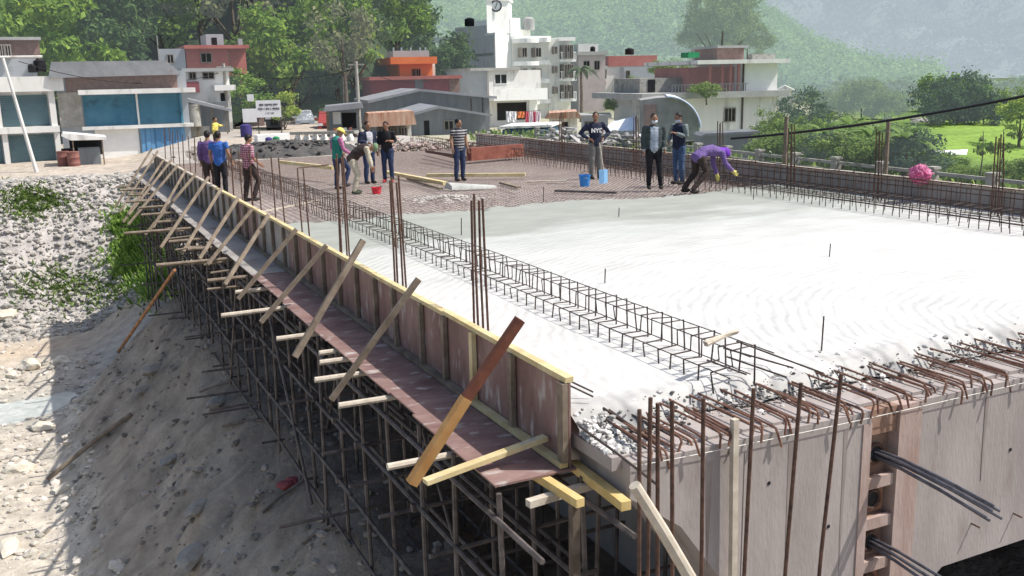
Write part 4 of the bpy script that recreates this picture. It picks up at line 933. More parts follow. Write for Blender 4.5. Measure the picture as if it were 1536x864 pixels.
# ================================================================== fence of the older road
M['fpost'] = mat('mossy_concrete', (.30, .29, .26), .2, 3, .9, .2, 15, col2=(.44, .43, .40), stain=((.16, .17, .12), 2.2, .58))
t = thing('old_road_fence', 'weathered concrete post and rail fence of the older road beyond the deck', 'fence', (20.2, 10, -.35))
fx = lambda y: 19.2 + .075*(y-12)
for i in range(20):
    y = 8+1.75*i; x = fx(y); g = MB(); g.box(x-.10, x+.10, y-.10, y+.10, -.4, .34); g.box(x-.125, x+.125, y-.125, y+.125, .341, .40); g.build('post', M['fpost'], t)
for i in range(19):
    y = 8+1.75*i
    for z in (.02, .24):
        g = MB(); g.bar((fx(y)+.0, y+.11, z), (fx(y+1.75), y+1.64, z), .07, .08); g.build('rail', M['fpost'], t)
g = MB(); a = MB(); g.add([(fx(5)-.25, 5, -.36), (fx(5)+.3, 5, -.36), (fx(5)+.3, 5, -.12), (fx(5)-.25, 5, -.12), (fx(48)-.25, 48, -.36), (fx(48)+.3, 48, -.36), (fx(48)+.3, 48, -.12), (fx(48)-.25, 48, -.12)], [(0, 1, 2, 3), (7, 6, 5, 4), (0, 4, 5, 1), (1, 5, 6, 2), (2, 6, 7, 3), (3, 7, 4, 0)]); g.build('kerb', M['fpost'], t)
# ================================================================== facade helper: everything in photo scale at a depth d
class Fac:
    def __init__(s, name, label, cat, px, py, d, rz=0, group=None, axis=False):
        p = at(px, py, d); s.d = d; s.k = d/F; s.x0 = px; s.y0 = py; rr = ray(px, py)
        th = math.atan2(rr.x, rr.y); s.axis = axis; s.rz = -(YAW if axis else th)+rz; s.t = thing(name, label, cat, p, -(YAW if axis else th)+rz, group); s.p = p
    def X(s, px):
        if s.axis: return (px-s.x0)*s.k
        rr = ray(px, s.y0); c, n = math.cos(s.rz), math.sin(s.rz)      # meet the facade plane
        det = rr.x*(-n)+rr.y*c; t = (s.p.x*(-n)+s.p.y*c)/det
        return (rr.x*t-s.p.x)*c+(rr.y*t-s.p.y)*n
    def Zz(s, py): return (s.y0-py)*s.k
    def box(s, name, m, px0, px1, py0, py1, f=0.0, b=1.0, parent=None, jit=0):   # f: front offset (towards the viewer is negative), b: back
        g = MB(); g.box(s.X(px0), s.X(px1), f, b, s.Zz(py1), s.Zz(py0)); return g.build(name, m, parent or s.t, world=False)
    def poly(s, name, m, pts, f, b, parent=None):
        g = MB(); g.prism([(s.X(x), s.Zz(y)) for x, y in pts], f, b); return g.build(name, m, parent or s.t, world=False)
    def window(s, px0, px1, py0, py1, f=-.03, fm=None, pm=None, bars=1):
        g = MB(); x0, x1, z0, z1 = s.X(px0), s.X(px1), s.Zz(py1), s.Zz(py0); w_ = .06
        for a in ((x0-w_, x1+w_, z1, z1+w_), (x0-w_, x1+w_, z0-w_, z0), (x0-w_, x0, z0, z1), (x1, x1+w_, z0, z1)): g.box(a[0], a[1], f-.03, .02, a[2], a[3])
        for k in range(bars): xm = x0+(x1-x0)*(k+1)/(bars+1); g.box(xm-.025, xm+.025, f-.02, .02, z0, z1)
        fr = g.build('window', fm or M['frame'], s.t, world=False)
        g = MB(); g.box(x0, x1, f+.012, .03, z0, z1); g.build('pane', pm or M['glass'], fr, world=False)
        return fr
M['frame'] = mat('window_frame', (.30, .28, .26), .15, 4); M['glass'] = mat('dark_glass', (.02, .025, .035), .3, 1.5, .15, spec=.6); M['tin'] = mat('grey_tin_roof', (.20, .205, .22), .2, .8, .6, .3, 3, col2=(.32, .33, .35), stain=((.20, .12, .08), 1, .66), haze=.05)
M['rusttin'] = mat('rusty_tin', (.38, .17, .10), .25, 1.8, .7, col2=(.62, .46, .36), stretch=(3, .4, .4)); M['brick'] = mat('brown_brick', (.20, .115, .095), .2, 5, .95, col2=(.30, .20, .17), haze=.06); M['greyw'] = mat('grey_render', (.27, .28, .30), .15, .8, .95, haze=.18, col2=(.35, .36, .38), stain=((.17, .17, .17), .7, .6))
M['palew'] = mat('pale_wall', (.74, .73, .70), .08, .7, .9, stain=((.42, .40, .37), 1.1, .57), haze=.06, stretch=(1.3, 1.3, .35)); M['teal'] = mat('teal_shutter', (.10, .17, .20), .12, .6, .85, col2=(.16, .25, .28), stain=((.24, .27, .28), 1.1, .6), stretch=(.6, 1, 1.5)); M['bluesh'] = mat('blue_shutter', (.06, .19, .29), .15, .5, .85, col2=(.13, .31, .42), stain=((.04, .08, .11), .8, .62))
M['blueco'] = mat('blue_corrugated', (.08, .22, .42), .15, .8, .6, col2=(.16, .36, .60), stretch=(4, 1, .4)); M['maroon'] = mat('maroon_wall', (.20, .035, .045), .15, .7, .9, haze=.08, col2=(.28, .06, .07)); M['orange'] = mat('orange_wall', (.60, .15, .03), .1, .6, .9, haze=.06, col2=(.70, .22, .06)); M['redw'] = mat('red_wall', (.36, .09, .07), .15, .8, .9, haze=.08, col2=(.46, .16, .13))
M['cream'] = mat('cream_wall', (.80, .78, .68), .06, .6, .9, haze=.18, stain=((.52, .50, .44), .9, .58), stretch=(1.3, 1.3, .35)); M['tower'] = mat('white_tower', (.90, .90, .87), .03, .5, .85, haze=.17, stain=((.62, .61, .58), .9, .60), stretch=(1.3, 1.3, .35)); M['black'] = mat('black_tank', (.015, .015, .018), .2, 2, .5); M['slabc'] = mat('concrete_slab', (.30, .30, .29), .2, 1, .9, haze=.06, col2=(.42, .42, .41))
M['sign'] = mat('sign_white', (.70, .71, .74), .05, 2, .6); M['ink'] = mat('sign_ink', (.06, .06, .09), .1, 3, .7); M['tarp'] = mat('blue_white_tarp', (.55, .66, .80), .12, 1.2, .6, .4, 5, col2=(.78, .82, .88)); M['vault'] = mat('dull_vault_sheet', (.26, .255, .25), .2, 1.2, .85, .3, 6, col2=(.40, .395, .39)); M['blueedge'] = mat('blue_edge', (.48, .56, .72), .1, 2, .6)
M['bluew'] = mat('blue_wall', (.12, .26, .44), .12, .8, .8, col2=(.20, .36, .54)); M['shed'] = mat('dark_grey_shed', (.10, .105, .11), .2, .7, .8, haze=.10, col2=(.17, .18, .19), stretch=(3, 1, .5))
def slats(fc, px0, px1, py0, py1, m, f, n, parent, name='shutter'):
    g = MB(); x0, x1, z0, z1 = fc.X(px0), fc.X(px1), fc.Zz(py1), fc.Zz(py0)
    for i in range(n):
        a = z0+(z1-z0)*i/n; g.box(x0, x1, f-.012*(i % 2), f+.05, a, a+(z1-z0)/n-.004)
    return g.build(name, m, parent, world=False)
def tank(fc, px, py0, py1, rpx, y=.8):
    g = MB(); r = rpx*fc.k; z0, z1 = fc.Zz(py1), fc.Zz(py0); h = z1-z0
    g.lathe((fc.X(px), y, z0), [(r*.95, 0), (r, h*.1), (r*.96, h*.4), (r, h*.5), (r*.96, h*.6), (r, h*.8), (r*.5, h*.93), (r*.4, h)], 14); return g.build('water_tank', M['black'], fc.t, True, world=False)
# shop row on the left ---------------------------------------------------------
b = Fac('shop_house', 'two storey shop house with teal roller shutters and a rooftop brick room', 'building', 0, 256, 49, R(0))
b.box('wall', M['palew'], -80, 92, 120, 262, .45, 7); b.box('parapet', M['palew'], -80, 110, 119, 141, -.25, .449); b.box('floor_band', M['palew'], -80, 97, 193, 202, -.2, .449)
for x in (-70, 4, 86): b.box('column', M['palew'], x, x+9, 141, 193, -.05, .449); 
for x in (-70, 10, 88): b.box('column', M['palew'], x, x+8, 202, 262, -.05, .449)
for a, c, d0, e0 in ((-60, 2, 146, 192), (14, 84, 146, 192), (-60, 8, 205, 252), (19, 87, 205, 246)):
    slats(b, a, c, d0, e0, M['teal'], .38, 16, b.t)
b.box('rooftop_room', M['brick'], -40, 84, 64, 100, 1.5, 5); b.box('rooftop_wall', M['greyw'], -40, 75, 92, 119, .9, 1.49); b.box('room_roof', M['slabc'], -45, 87, 60, 64.5, 1.2, 5.2)
b.window(24, 29, 74, 90, 1.47); b.window(32, 38, 74, 90, 1.47); tank(b, 80, 92, 112, 9, 1.0); tank(b, 68, 100, 113, 6, .7)
b = Fac('shop_house', 'long shop house with bright blue shutters above and a white wall below', 'building', 105, 250, 50.5, R(-2))
b.box('wall', M['greyw'], 98, 292, 112, 256, .5, 7); b.box('brick_band', M['brick'], 112, 278, 112, 141, .2, .499); b.poly('tin_roof', M['tin'], [(90, 117), (96, 97), (262, 97), (283, 115), (283, 118), (90, 120)], -.5, 3.5)
b.box('eaves_slab', M['palew'], 130, 302, 138, 145, -.55, .499); slats(b, 135, 214, 146, 192, M['bluesh'], .3, 14, b.t); slats(b, 217, 279, 146, 191, M['bluesh'], .3, 14, b.t); b.box('shutter_post', M['palew'], 214, 217, 145, 193, .1, .499); b.box('shutter_post', M['bluesh'], 279, 282, 145, 193, .1, .499)
b.box('floor_band', M['palew'], 130, 296, 192, 197, -.15, .499); b.box('white_panel', M['white'], 148, 213, 197, 240, .2, .499)
g = MB()
for i in range(9):
    x = 216+7.4*i; g.box(b.X(x), b.X(x+7.1), .1-.03*(i % 2), .3, b.Zz(235), b.Zz(197.5))
g.build('corrugated_door', M['blueco'], b.t, world=False)
b.box('stained_wall', M['fpost'], 98, 133, 141, 192, .1, .499)
b = Fac('market_stall', 'small market stall with a sagging white tin awning before the blue shop', 'stall', 100, 248, 47.5)
b.poly('awning', M['palew'], [(97, 203), (100, 199), (163, 207), (163, 211), (110, 210)], -1.0, 1.2)
for x in (112, 155): b.box('post', M['wood'], x, x+2, 208, 252, -.9, -.8)
b.box('counter', M['shed'], 120, 152, 224, 250, -.5, .9); b.box('dark_back_sheet', M['dark'], 108, 158, 211, 236, .9, 1.0)  # thin dark sheet across the back of the stall
M['drum'] = mat('rusty_drum', (.19, .07, .06), .25, 3, .7, col2=(.30, .15, .13))
for i, (px, py, m, lb) in enumerate(((112, 254, 'drum', 'rusty red drum standing nearest the market stall'), (97, 253, 'drum', 'dull red drum standing beside the shop front with teal shutters'), (104, 249, 'black', 'black drum half hidden between the two red ones'))):
    p = at(px, py, 46.5+.3*i); g = MB(); g.lathe(p, [(.28, 0), (.29, .02), (.28, .05), (.28, .27), (.295, .29), (.28, .31), (.28, .55), (.295, .57), (.28, .59), (.28, .82), (.29, .84), (.26, .85)], 14); tag(g.build('oil_drum', M[m], base=True, smooth=True), lb, 'drum', 'drums by the market stall')
b = Fac('utility_pole', 'thin leaning steel pole with a long crossbar before the teal shops', 'pole', 60, 270, 44); g = MB(); g.tube([(0, 0, -.3), (b.X(28), 0, b.Zz(92))], [.09, .06], 8); g.build('shaft', M['palew'], b.t, world=False)
g = MB(); g.tube([(b.X(-40), .1, b.Zz(90)), (b.X(86), .1, b.Zz(90))], .05, 6); g.build('crossbar', M['palew'], b.t, world=False)
# houses behind the shops -------------------------------------------------
b = Fac('house', 'red house with a concrete stair head behind the blue shop', 'building', 290, 200, 64, R(6)); b.box('wall', M['redw'], 290, 352, 76, 205, 0, 4); b.box('side_wall', M['redw'], 352.2, 380, 77, 205, .6, 4); b.box('roof_slab', M['redw'], 287, 382, 72, 77, -.4, 6.2); b.box('stair_head', M['greyw'], 324, 350, 55, 72, 1, 4); b.window(312, 326, 84, 96); b.window(340, 352.0, 84, 96, .57); b.box('stair_opening', M['dark'], 332, 340, 60, 72, .97, 1.2); b.box('parapet_post', M['greyw'], 372, 378, 62, 72, 1, 1.4)
b = Fac('house', 'grey unplastered house beside the red one', 'building', 250, 200, 63.5); b.box('wall', M['greyw'], 250, 288, 77, 205, 0, 4); b.box('pole', M['fpost'], 248.5, 250, 58, 108, -.2, -.05); b.window(262, 270, 86, 97)
b = Fac('house', 'small white house with dark window below the red house', 'building', 285, 195, 57, R(4)); b.box('wall', M['palew'], 285, 350, 108, 215, 0, 5); b.box('roof_slab', M['slabc'], 280, 356, 105, 110, -.5, 5.2); b.window(312, 327, 112, 120); b.window(292, 300, 112, 120); b.box('balcony', M['palew'], 325, 356, 130, 138, -.9, -.01); b.box('lower_door', M['dark'], 335, 342, 142, 160, -.04, .01); b.box('sign_board', M['maroon'], 276, 304, 124, 140, -.3, -.01)
b = Fac('lean_to', 'dark cluttered lean-to between the blue shop and the street', 'shed', 292, 232, 54); b.poly('tin_roof', M['tin'], [(280, 152), (284, 148), (352, 166), (352, 170)], -.6, 3); b.box('back_wall', M['shed'], 288, 350, 156, 230, 2, 3); b.box('low_wall', M['fpost'], 285, 318, 190, 232, -.2, .1)
for x in (300, 322, 343): b.box('post', M['wood'], x, x+2, 160, 228, -.3, -.2)
g = MB(); g.lathe((b.X(297), -.3, b.Zz(190)), [(.33, 0), (.33, 1.1), (.36, 1.12), (.36, 1.2)], 14); g.build('concrete_pillar', M['fpost'], b.t, True, world=False)
# sign board ---------------------------------------------------------------
b = Fac('sign_board', 'white notice board on two thin posts with two rows of dark script', 'sign', 387, 215, 52); b.box('board', M['sign'], 388, 425, 152, 177, -.03, .03)
for x in (389, 423): b.box('post', M['steel'], x, x+1.6, 150, 216, .035, .09)
g = MB(); q_ = random.Random(3)
for row, (ya, yb, x0, x1) in enumerate(((157, 160.4, 393, 420), (163, 166.4, 391, 422), (170, 172, 402, 414))):
    x = x0
    while x < x1:
        w_ = q_.uniform(.8, 1.5); g.box(b.X(x), b.X(x+w_), -.045, -.032, b.Zz(yb-q_.uniform(0, 1.2)), b.Zz(ya)); x += w_+q_.uniform(.35, .8)
        if q_.random() < .22: x += 1.3
g.build('script_lettering', M['ink'], b.t, world=False)
b = Fac('sign_board', 'small grey sign board behind the white notice board', 'sign', 365, 200, 55); b.box('board', M['sign'], 366, 387, 164, 184, -.03, .03); b.box('post', M['steel'], 375, 377, 184, 206, -.02, .02)
b = Fac('sign_board', 'little white square sign on a pole above the notice board', 'sign', 378, 215, 58); b.box('board', M['sign'], 376, 386, 143, 153, -.03, .03); b.box('post', M['steel'], 380.5, 382, 153, 216, -.02, .02)
# car -----------------------------------------------------------------------
def car(label, px0, px1, py, d, m, cat='car', name='parked_car', high=1.0):
    b = Fac(name, label, cat, px0, py, d); t = b.t; W = (px1-px0)*b.k/2; cx = W; H_ = high
    g = MB(); prof = [(-.0, .28), (.0, .72*H_), (.9, .82*H_), (1.5, 1.28*H_), (2.6, 1.34*H_), (3.5, .95*H_), (3.9, .85*H_), (3.95, .3)]
    rings = []
    for u in (-1, -.92, .92, 1):
        ins = .0 if abs(u) < 1 else .12
        rings.append([(cx+u*W*(.78 if z > H_ else 1), y*1.0, z-(ins*.3)) for y, z in prof])
    g.loft(rings); g.build('body', m, t, True, world=False)
    g = MB(); g.add([(cx-W*.70, .99, .88*H_), (cx+W*.70, .99, .88*H_), (cx+W*.62, 1.46, 1.25*H_), (cx-W*.62, 1.46, 1.25*H_)], [(0, 1, 2, 3)]); g.build('windscreen', M['glass'], t, world=False)
    for e in (-1, 1):
        g = MB(); g.box(cx+e*W*.72-.16, cx+e*W*.72+.16, -.02, .06, .56*H_, .70*H_); g.build('headlight', M['sign'], t, world=False)
        for y in (.75, 3.1):
            g = MB(); g.tube([(cx+e*(W-.02), y, .3), (cx+e*(W-.2), y, .3)], .3, 14); g.build('wheel', M['black'], t, world=False)
        g = MB(); g.box(cx+e*(W+.1)-.08, cx+e*(W+.1)+.08, 1.1, 1.2, .85*H_, .97*H_); g.build('mirror', m, t, world=False)
    g = MB(); g.box(cx-W*.45, cx+W*.45, -.03, .04, .42, .54*H_); g.build('grille', M['dark'], t, world=False)
M['vanp'] = mat('dark_van_paint', (.05, .055, .065), .1, 2, .4, spec=.5); M['redcar'] = mat('dull_red_paint', (.30, .05, .045), .1, 2, .45, spec=.5)
car('white car facing down the street under the dark trees', 444, 472, 197, 66, M['tower'])
car('dark grey van parked under the notice board', 400, 424, 199, 58, M['vanp'], 'van', 'parked_van', 1.4)
car('dull red car parked beside the dark kiosk', 478, 500, 203, 58, M['redcar'])
b = Fac('kiosk', 'dark timber kiosk with a tin lid at the street corner behind the helmeted worker', 'kiosk', 492, 222, 50); b.box('back_wall', M['shed'], 493, 541, 166, 224, 1.4, 1.5); b.box('side_wall', M['wood'], 492, 496, 166, 224, 0, 1.39); b.poly('tin_roof', M['tin'], [(488, 168), (492, 160), (546, 156), (548, 164)], -.6, 1.8); b.box('counter', M['wood'], 500, 536, 200, 224, .1, .5); b.box('hanging_sheet', M['white'], 502, 514, 170, 188, .6, .63); b.box('dark_shelf', M['dark'], 516, 538, 172, 196, 1.3, 1.39)
for k, (px, m) in enumerate(((502, 'orange'), (509, 'bluew'), (517, 'white'), (525, 'redw'))): b.box('goods_box', M[m], px, px+5, 193, 199.6, .15, .45)
b = Fac('house', 'low brown stall house with a tin lid behind the small sign boards', 'house', 345, 205, 63); b.box('wall', M['brick'], 346, 398, 160, 210, 0, 4); b.poly('tin_roof', M['tin'], [(340, 161), (346, 150), (396, 150), (404, 161), (404, 163), (340, 163)], -.8, 4.3); b.box('shop_opening', M['dark'], 352, 372, 172, 206, -.03, .02); b.window(380, 390, 172, 184)
# things by the street ------------------------------------------------------
def barrel(px, py, d, m, r, h, label, name='barrel', cat='barrel', grp=None):
    p = at(px, py, d); g = MB(); g.lathe(p, [(r*.9, 0), (r, h*.08), (r*1.04, h*.5), (r, h*.9), (r*.6, h*.97), (r*.5, h)], 14); return tag(g.build(name, m, base=True, smooth=True), label, cat, grp)
M['purplep'] = mat('purple_plastic', (.06, .05, .20), .15, 2, .6); M['greenp'] = mat('green_plastic', (.02, .22, .09), .15, 2, .5)
barrel(370, 207, 52, M['purplep'], .30, .75, 'purple plastic barrel standing by the street below the grey sign')
barrel(404, 222, 45, M['purplep'], .16, .5, 'small violet jar standing before the notice board'); barrel(415, 221, 45, M['greenp'], .16, .5, 'small green jar standing before the notice board')
p = at(412, 226, 45.6); g = MB(); g.box(p.x-.75, p.x+.75, p.y, p.y+.8, p.z, p.z+.75); tag(g.build('white_crate', M['white'], base=True), 'white crate behind the violet and green jars', 'crate')
t = thing('baluster_rail', 'row of white bottle shaped balusters of the old bridge rail', 'balustrade', at(440, 222, 48))
for i in range(7):
    p = at(448+13*i, 219, 48-.3*i); g = MB(); g.lathe(p, [(.12, 0), (.16, .05), (.13, .18), (.19, .38), (.10, .58), (.13, .66)], 10); g.build('baluster', M['white'], t, True)
g = MB(); p, q = at(438, 200, 48), at(535, 198, 45.5); g.bar(p, q, .3, .14); g.build('handrail', M['fpost'], t)
g = MB(); p, q = at(438, 221, 48), at(535, 221.5, 45.5); g.bar(p, q, .3, .12); g.build('plinth', M['fpost'], t)
for i, (px, y0, y1, d) in enumerate(((541, 95, 222, 52), (345, 98, 215, 58), (519, 100, 180, 70))):
    b = Fac('power_pole', ('grey power pole with a small white plate beside the rusty awning', 'power pole in front of the small white house', 'thin power pole among the trees behind the car')[i], 'pole', px, y1, d); g = MB(); g.tube([(0, 0, -.3), (0, 0, b.Zz(y0))], [.12, .08], 8); g.build('shaft', M['fpost'], b.t, world=False)
    g = MB(); g.box(-.42, .42, -.04, .04, b.Zz(y0+6), b.Zz(y0+6)+.07); g.build('crossarm', M['fpost'], b.t, world=False)
    if i == 0: b.box('plate', M['sign'], 528, 541, 155, 163, -.15, -.13)
def cable(a, b_, sag, r, label, n=14):
    g = MB(); g.tube([a.lerp(b_, i/n)-V(0, 0, sag*4*(i/n)*(1-i/n)) for i in range(n+1)], r, 5); return tag(g.build('cable', M['black']), label, 'cable')
cable(at(345, 108, 58), at(541, 101, 52), .5, .02, 'thin power line between the two street poles'); cable(at(541, 101, 52), at(640, 120, 60), .4, .02, 'power line running on behind the maroon building'); cable(at(28, 92, 44), at(345, 104, 58), .9, .018, 'power line along the fronts of the shops')
p = onx(1120, 204, 17.6); q = onx(1560, 139, 19.0); q = at(1570, 137, 21.0); p = at(1096, 208, 25); cable(p, q, .13, .034, 'thick dark cable rising across the trees beyond the fence')
for a, c, lb in (((1180, 290), (1180, 175), 'dark pole standing behind the fence by the pale shrubs'), ((1333, 290), (1333, 178), 'dark timber pole standing behind the fence near the banana plants')):
    p = at(a[0], 300, 24); q = at(c[0], c[1], 24); g = MB(); g.tube([V(q.x, q.y, p.z-.5), q], [.07, .05], 7); tag(g.build('fence_pole', M['wood'], base=True), lb, 'pole')
# ---------------------------------------------------------------- centre buildings
b = Fac('house', 'bright orange house with a small dark double window', 'building', 588, 190, 76, R(10)); b.box('wall', M['orange'], 603, 652, 92, 195, 0, 6); b.box('roof_slab', M['orange'], 587, 655, 89, 99, -1, 6.2); b.window(622, 626, 107, 117); b.window(628, 633, 107, 117); b.box('side_wall', M['palew'], 652.2, 658, 95, 195, .5, 6); b.box('rooftop_wall', M['greyw'], 598, 652, 79, 89, 1, 4)
for x in (600, 612, 626, 640, 648): b.box('parapet_post', M['greyw'], x, x+2, 74, 79, 1.5, 1.8)
b = Fac('house', 'long low maroon building with a slanting roof edge', 'building', 558, 185, 69, R(6)); b.box('wall', M['maroon'], 560, 690, 121, 185, 0, 7); b.box('roof_edge', M['redw'], 556, 693, 117, 122, -.5, 7.2); b.box('brick_end', M['brick'], 676, 691, 122, 150, -.05, .0-.002); b.box('lattice_band', M['shed'], 625, 637, 121, 135, -.06, -.003)
b = Fac('shed', 'wide grey shed with a low gabled tin roof behind the front shed', 'shed', 565, 205, 60, R(8)); b.poly('wall', M['shed'], [(562, 152), (629, 139), (735, 153), (735, 210), (562, 210)], 0, 6); b.poly('tin_roof', M['tin'], [(552, 151), (629, 136), (742, 150), (742, 153.5), (629, 139.5), (552, 155)], -.8, 6.2)
for x in (705, 722): b.box('post', M['steel'], x, x+1.5, 152, 208, -.5, -.4)
b = Fac('shed', 'dark gabled shed with corrugated side behind the man in stripes', 'shed', 620, 215, 54, R(8)); b.poly('wall', M['shed'], [(622, 171), (656, 163), (690, 171), (690, 220), (622, 220)], 0, 6); b.poly('side_wall', M['shed'], [(690.5, 171), (731, 176), (731, 216), (690.5, 220)], .3, 6); b.poly('tin_roof', M['tin'], [(612, 171), (656, 160), (735, 175), (735, 178), (656, 164), (612, 175)], -.7, 6.2); b.box('doorway', M['dark'], 637, 645, 182, 212, -.03, .01); b.window(668, 680, 184, 196)
b = Fac('awning_shed', 'small shed with a rusty striped tin awning behind the jacketed men', 'shed', 552, 222, 50, R(4)); b.poly('awning', M['rusttin'], [(549, 187), (553, 170), (618, 168), (622, 186), (622, 188), (549, 189.5)], -1.2, 1.2); b.box('wall', M['palew'], 556, 620, 188, 225, .6, 3); b.window(570, 578, 194, 208, .57); b.window(588, 596, 194, 208, .57); b.window(604, 611, 194, 208, .57)
# clock tower block -------------------------------------------------------
b = Fac('clock_tower_building', 'tall white building with a square clock tower and shaded side wall tinted grey', 'building', 745, 190, 95, R(0), axis=True)
def obl(name, m, pxs, z0, z1, parent=None):      # polygon plan given as (px, extra depth in metres)
    pts = [(b.X(px)*(1+e/b.d), e) for px, e in pxs]; n = len(pts)
    vs = [(x, y, b.Zz(z1)) for x, y in pts]+[(x, y, b.Zz(z0)) for x, y in pts]; g = MB()
    g.add(vs, [tuple(range(n-1, -1, -1)), tuple(range(n, 2*n))]+[(i, (i+1) % n, (i+1) % n+n, i+n) for i in range(n)]); return g.build(name, m, parent or b.t, world=False)
obl('main_block', M['tower'], [(746, 0), (778, 5), (778, 9), (740, 9), (708, 6)], 53, 200)
obl('shade_tinted_side_wall', M['greyw'], [(745.6, -.05), (708, 5.9), (707, 5.8), (745, -.12)], 56, 200); obl('rear_block', M['greyw'], [(708, 5.5), (712, 9), (684, 10), (683, 7)], 58, 200)  # shade on the white building's unlit side painted as a grey sheet
obl('tower', M['tower'], [(734, 1.2), (766, 2.6), (770, 5.5), (737, 4.2)], -25, 53); obl('tower_cornice', M['tower'], [(732, .9), (768, 2.4), (772.5, 5.8), (735, 4.5)], 3, 6)
cy = b.Zz(14); cxx = b.X(748)*(1+1.8/95); g = MB(); g.ring((cxx, 1.60, cy), .50, .075); ck = g.build('clock', M['ink'], b.t, world=False)
g = MB(); g.lathe((0, 0, 0), [(.425, 0), (.425, .04), (.02, .045)], 24); g.v = [(cxx+x, 1.62-zz, cy+y) for x, y, zz in g.v]; g.build('clock_face', M['tower'], ck, world=False)
for a, l_ in ((R(20), .36), (R(200), .26)): g = MB(); g.bar((cxx, 1.56, cy), (cxx+math.sin(a)*l_, 1.56, cy+math.cos(a)*l_), .06, .02, (0, 1, 0)); g.build('clock_hand', M['ink'], ck, world=False)
obl('roof_parapet', M['greyw'], [(686, 6), (741, 1.6), (742, 2.4), (688, 7)], 41, 58); obl('roof_room', M['tower'], [(715, 4), (735, 3), (736, 5), (716, 6)], 33, 42); b.t
g = MB(); g.lathe((b.X(708)*1.05, 5, b.Zz(40)), [(.5, 0), (.52, .2), (.5, .7), (.2, .85)], 14); g.build('water_tank', M['black'], b.t, True, world=False)
obl('stair_block', M['tower'], [(768, 3), (782, 4), (782, 7), (769, 7)], 30, 58); g = MB(); g.lathe((b.X(795)*1.05, 6, b.Zz(47)), [(.6, 0), (.6, 1.1), (.3, 1.3)], 16); g.build('steel_tank', M['slabc'], b.t, True, world=False)
obl('rear_annex', M['greyw'], [(662, 8), (684, 7), (684, 12), (662, 12)], 57, 105); obl('annex_canopy', M['tower'], [(652, 7.5), (682, 6.6), (682, 9), (652, 9)], 54, 62)
obl('grey_panel', M['slabc'], [(743, .25), (711, 5.3), (710, 5.2), (742, .15)], 82, 86)
# cream flats with rounded balconies
b2 = Fac('apartment_house', 'cream apartment house with stacked rounded balconies', 'building', 778, 192, 97, R(22)); b2.box('wall', M['cream'], 778, 830, 62, 200, 1.2, 9)
def rbalc(f, px, py, w_, d, m):
    g = MB(); c = V(f.X(px), 1.3, f.Zz(py)); r = w_*f.k/2; pts = [c+V(r*math.cos(a), -d*math.sin(a), 0) for a in [math.pi*i/12 for i in range(13)]]
    vs = [p for p in pts]+[p+V(0, 0, .42) for p in pts]; n = 13; g.add(vs, [tuple(range(n)), tuple(range(2*n-1, n-1, -1))]+[(i+1, i, i+n, i+1+n) for i in range(n-1)]); return g.build('balcony', m, f.t, world=False)
for py in (68, 101, 128, 158): rbalc(b2, 797, py, 42, 1.5, M['tower']); rbalc(b2, 822, py-1, 22, 1.3, M['tower'])
for py in (76, 106, 136): b2.window(806, 813, py, py+12, 1.17); b2.window(786, 792, py, py+12, 1.17)
b2.box('roof_slab', M['tower'], 776, 833, 58, 62.4, .8, 9.2); b2.box('roof_room', M['cream'], 800, 815, 47, 58, 3, 6)
b2 = Fac('apartment_house', 'narrow cream apartment house with balcony rails beside the palm', 'building', 830, 192, 98, R(18)); b2.box('wall', M['cream'], 829, 845, 62, 196, 1, 8); b2.box('wall', M['cream'], 845.2, 864, 64, 196, 1.6, 8); b2.box('roof_slab', M['tower'], 842, 866, 60, 65, .4, 8.2)
for py in (92, 120, 150): b2.box('balcony_slab', M['tower'], 843, 866, py, py+3.5, .2, 1.58); b2.window(834, 837, py-18, py-9, .97); b2.window(848, 852, py-20, py-1.5, 1.57); b2.window(856, 860, py-20, py-1.5, 1.57)
for py in (82, 110, 140):
    g = MB()
    for i in range(12): x = b2.X(844+1.95*i); g.box(x, x+.05, .22, .27, b2.Zz(py+10), b2.Zz(py))
    g.box(b2.X(843), b2.X(866), .2, .29, b2.Zz(py)-.03, b2.Zz(py)+.05); g.build('balcony_railing', M['tower'], b2.t, world=False)
# white lower house
b = Fac('house', 'white house with one dark square window below the clock tower', 'building', 735, 190, 82, R(24)); b.box('wall', M['palew'], 735, 812, 108, 152, 0, 6); b.box('roof_edge', M['slabc'], 706, 780, 104, 108, -.3, 6.2); b.poly('side_wall', M['greyw'], [(709, 108), (734.8, 108), (734.8, 150), (709, 150)], .4, 6); b.window(744, 761, 114, 127, fm=M['palew']); b.box('balcony_slab', M['tower'], 735, 814, 148, 152, -1, -.01); b.box('balcony_wall', M['tower'], 735, 814, 135, 148, -1, -.9); b.box('ground_floor', M['palew'], 740, 812, 152, 200, .8, 6); b.box('shop_opening', M['dark'], 752, 796, 156, 182, .76, .9); b.box('pier', M['tower'], 797, 809, 152, 186, .3, .79)
b = Fac('lean_to', 'blue walled lean-to with a flat tin roof under the washing', 'shed', 752, 222, 50, R(-12)); b.box('wall', M['bluew'], 754, 824, 195, 226, 0, 3); b.poly('tin_roof', M['palew'], [(748, 193), (752, 189.5), (830, 188), (830, 191)], -.5, 3.2)
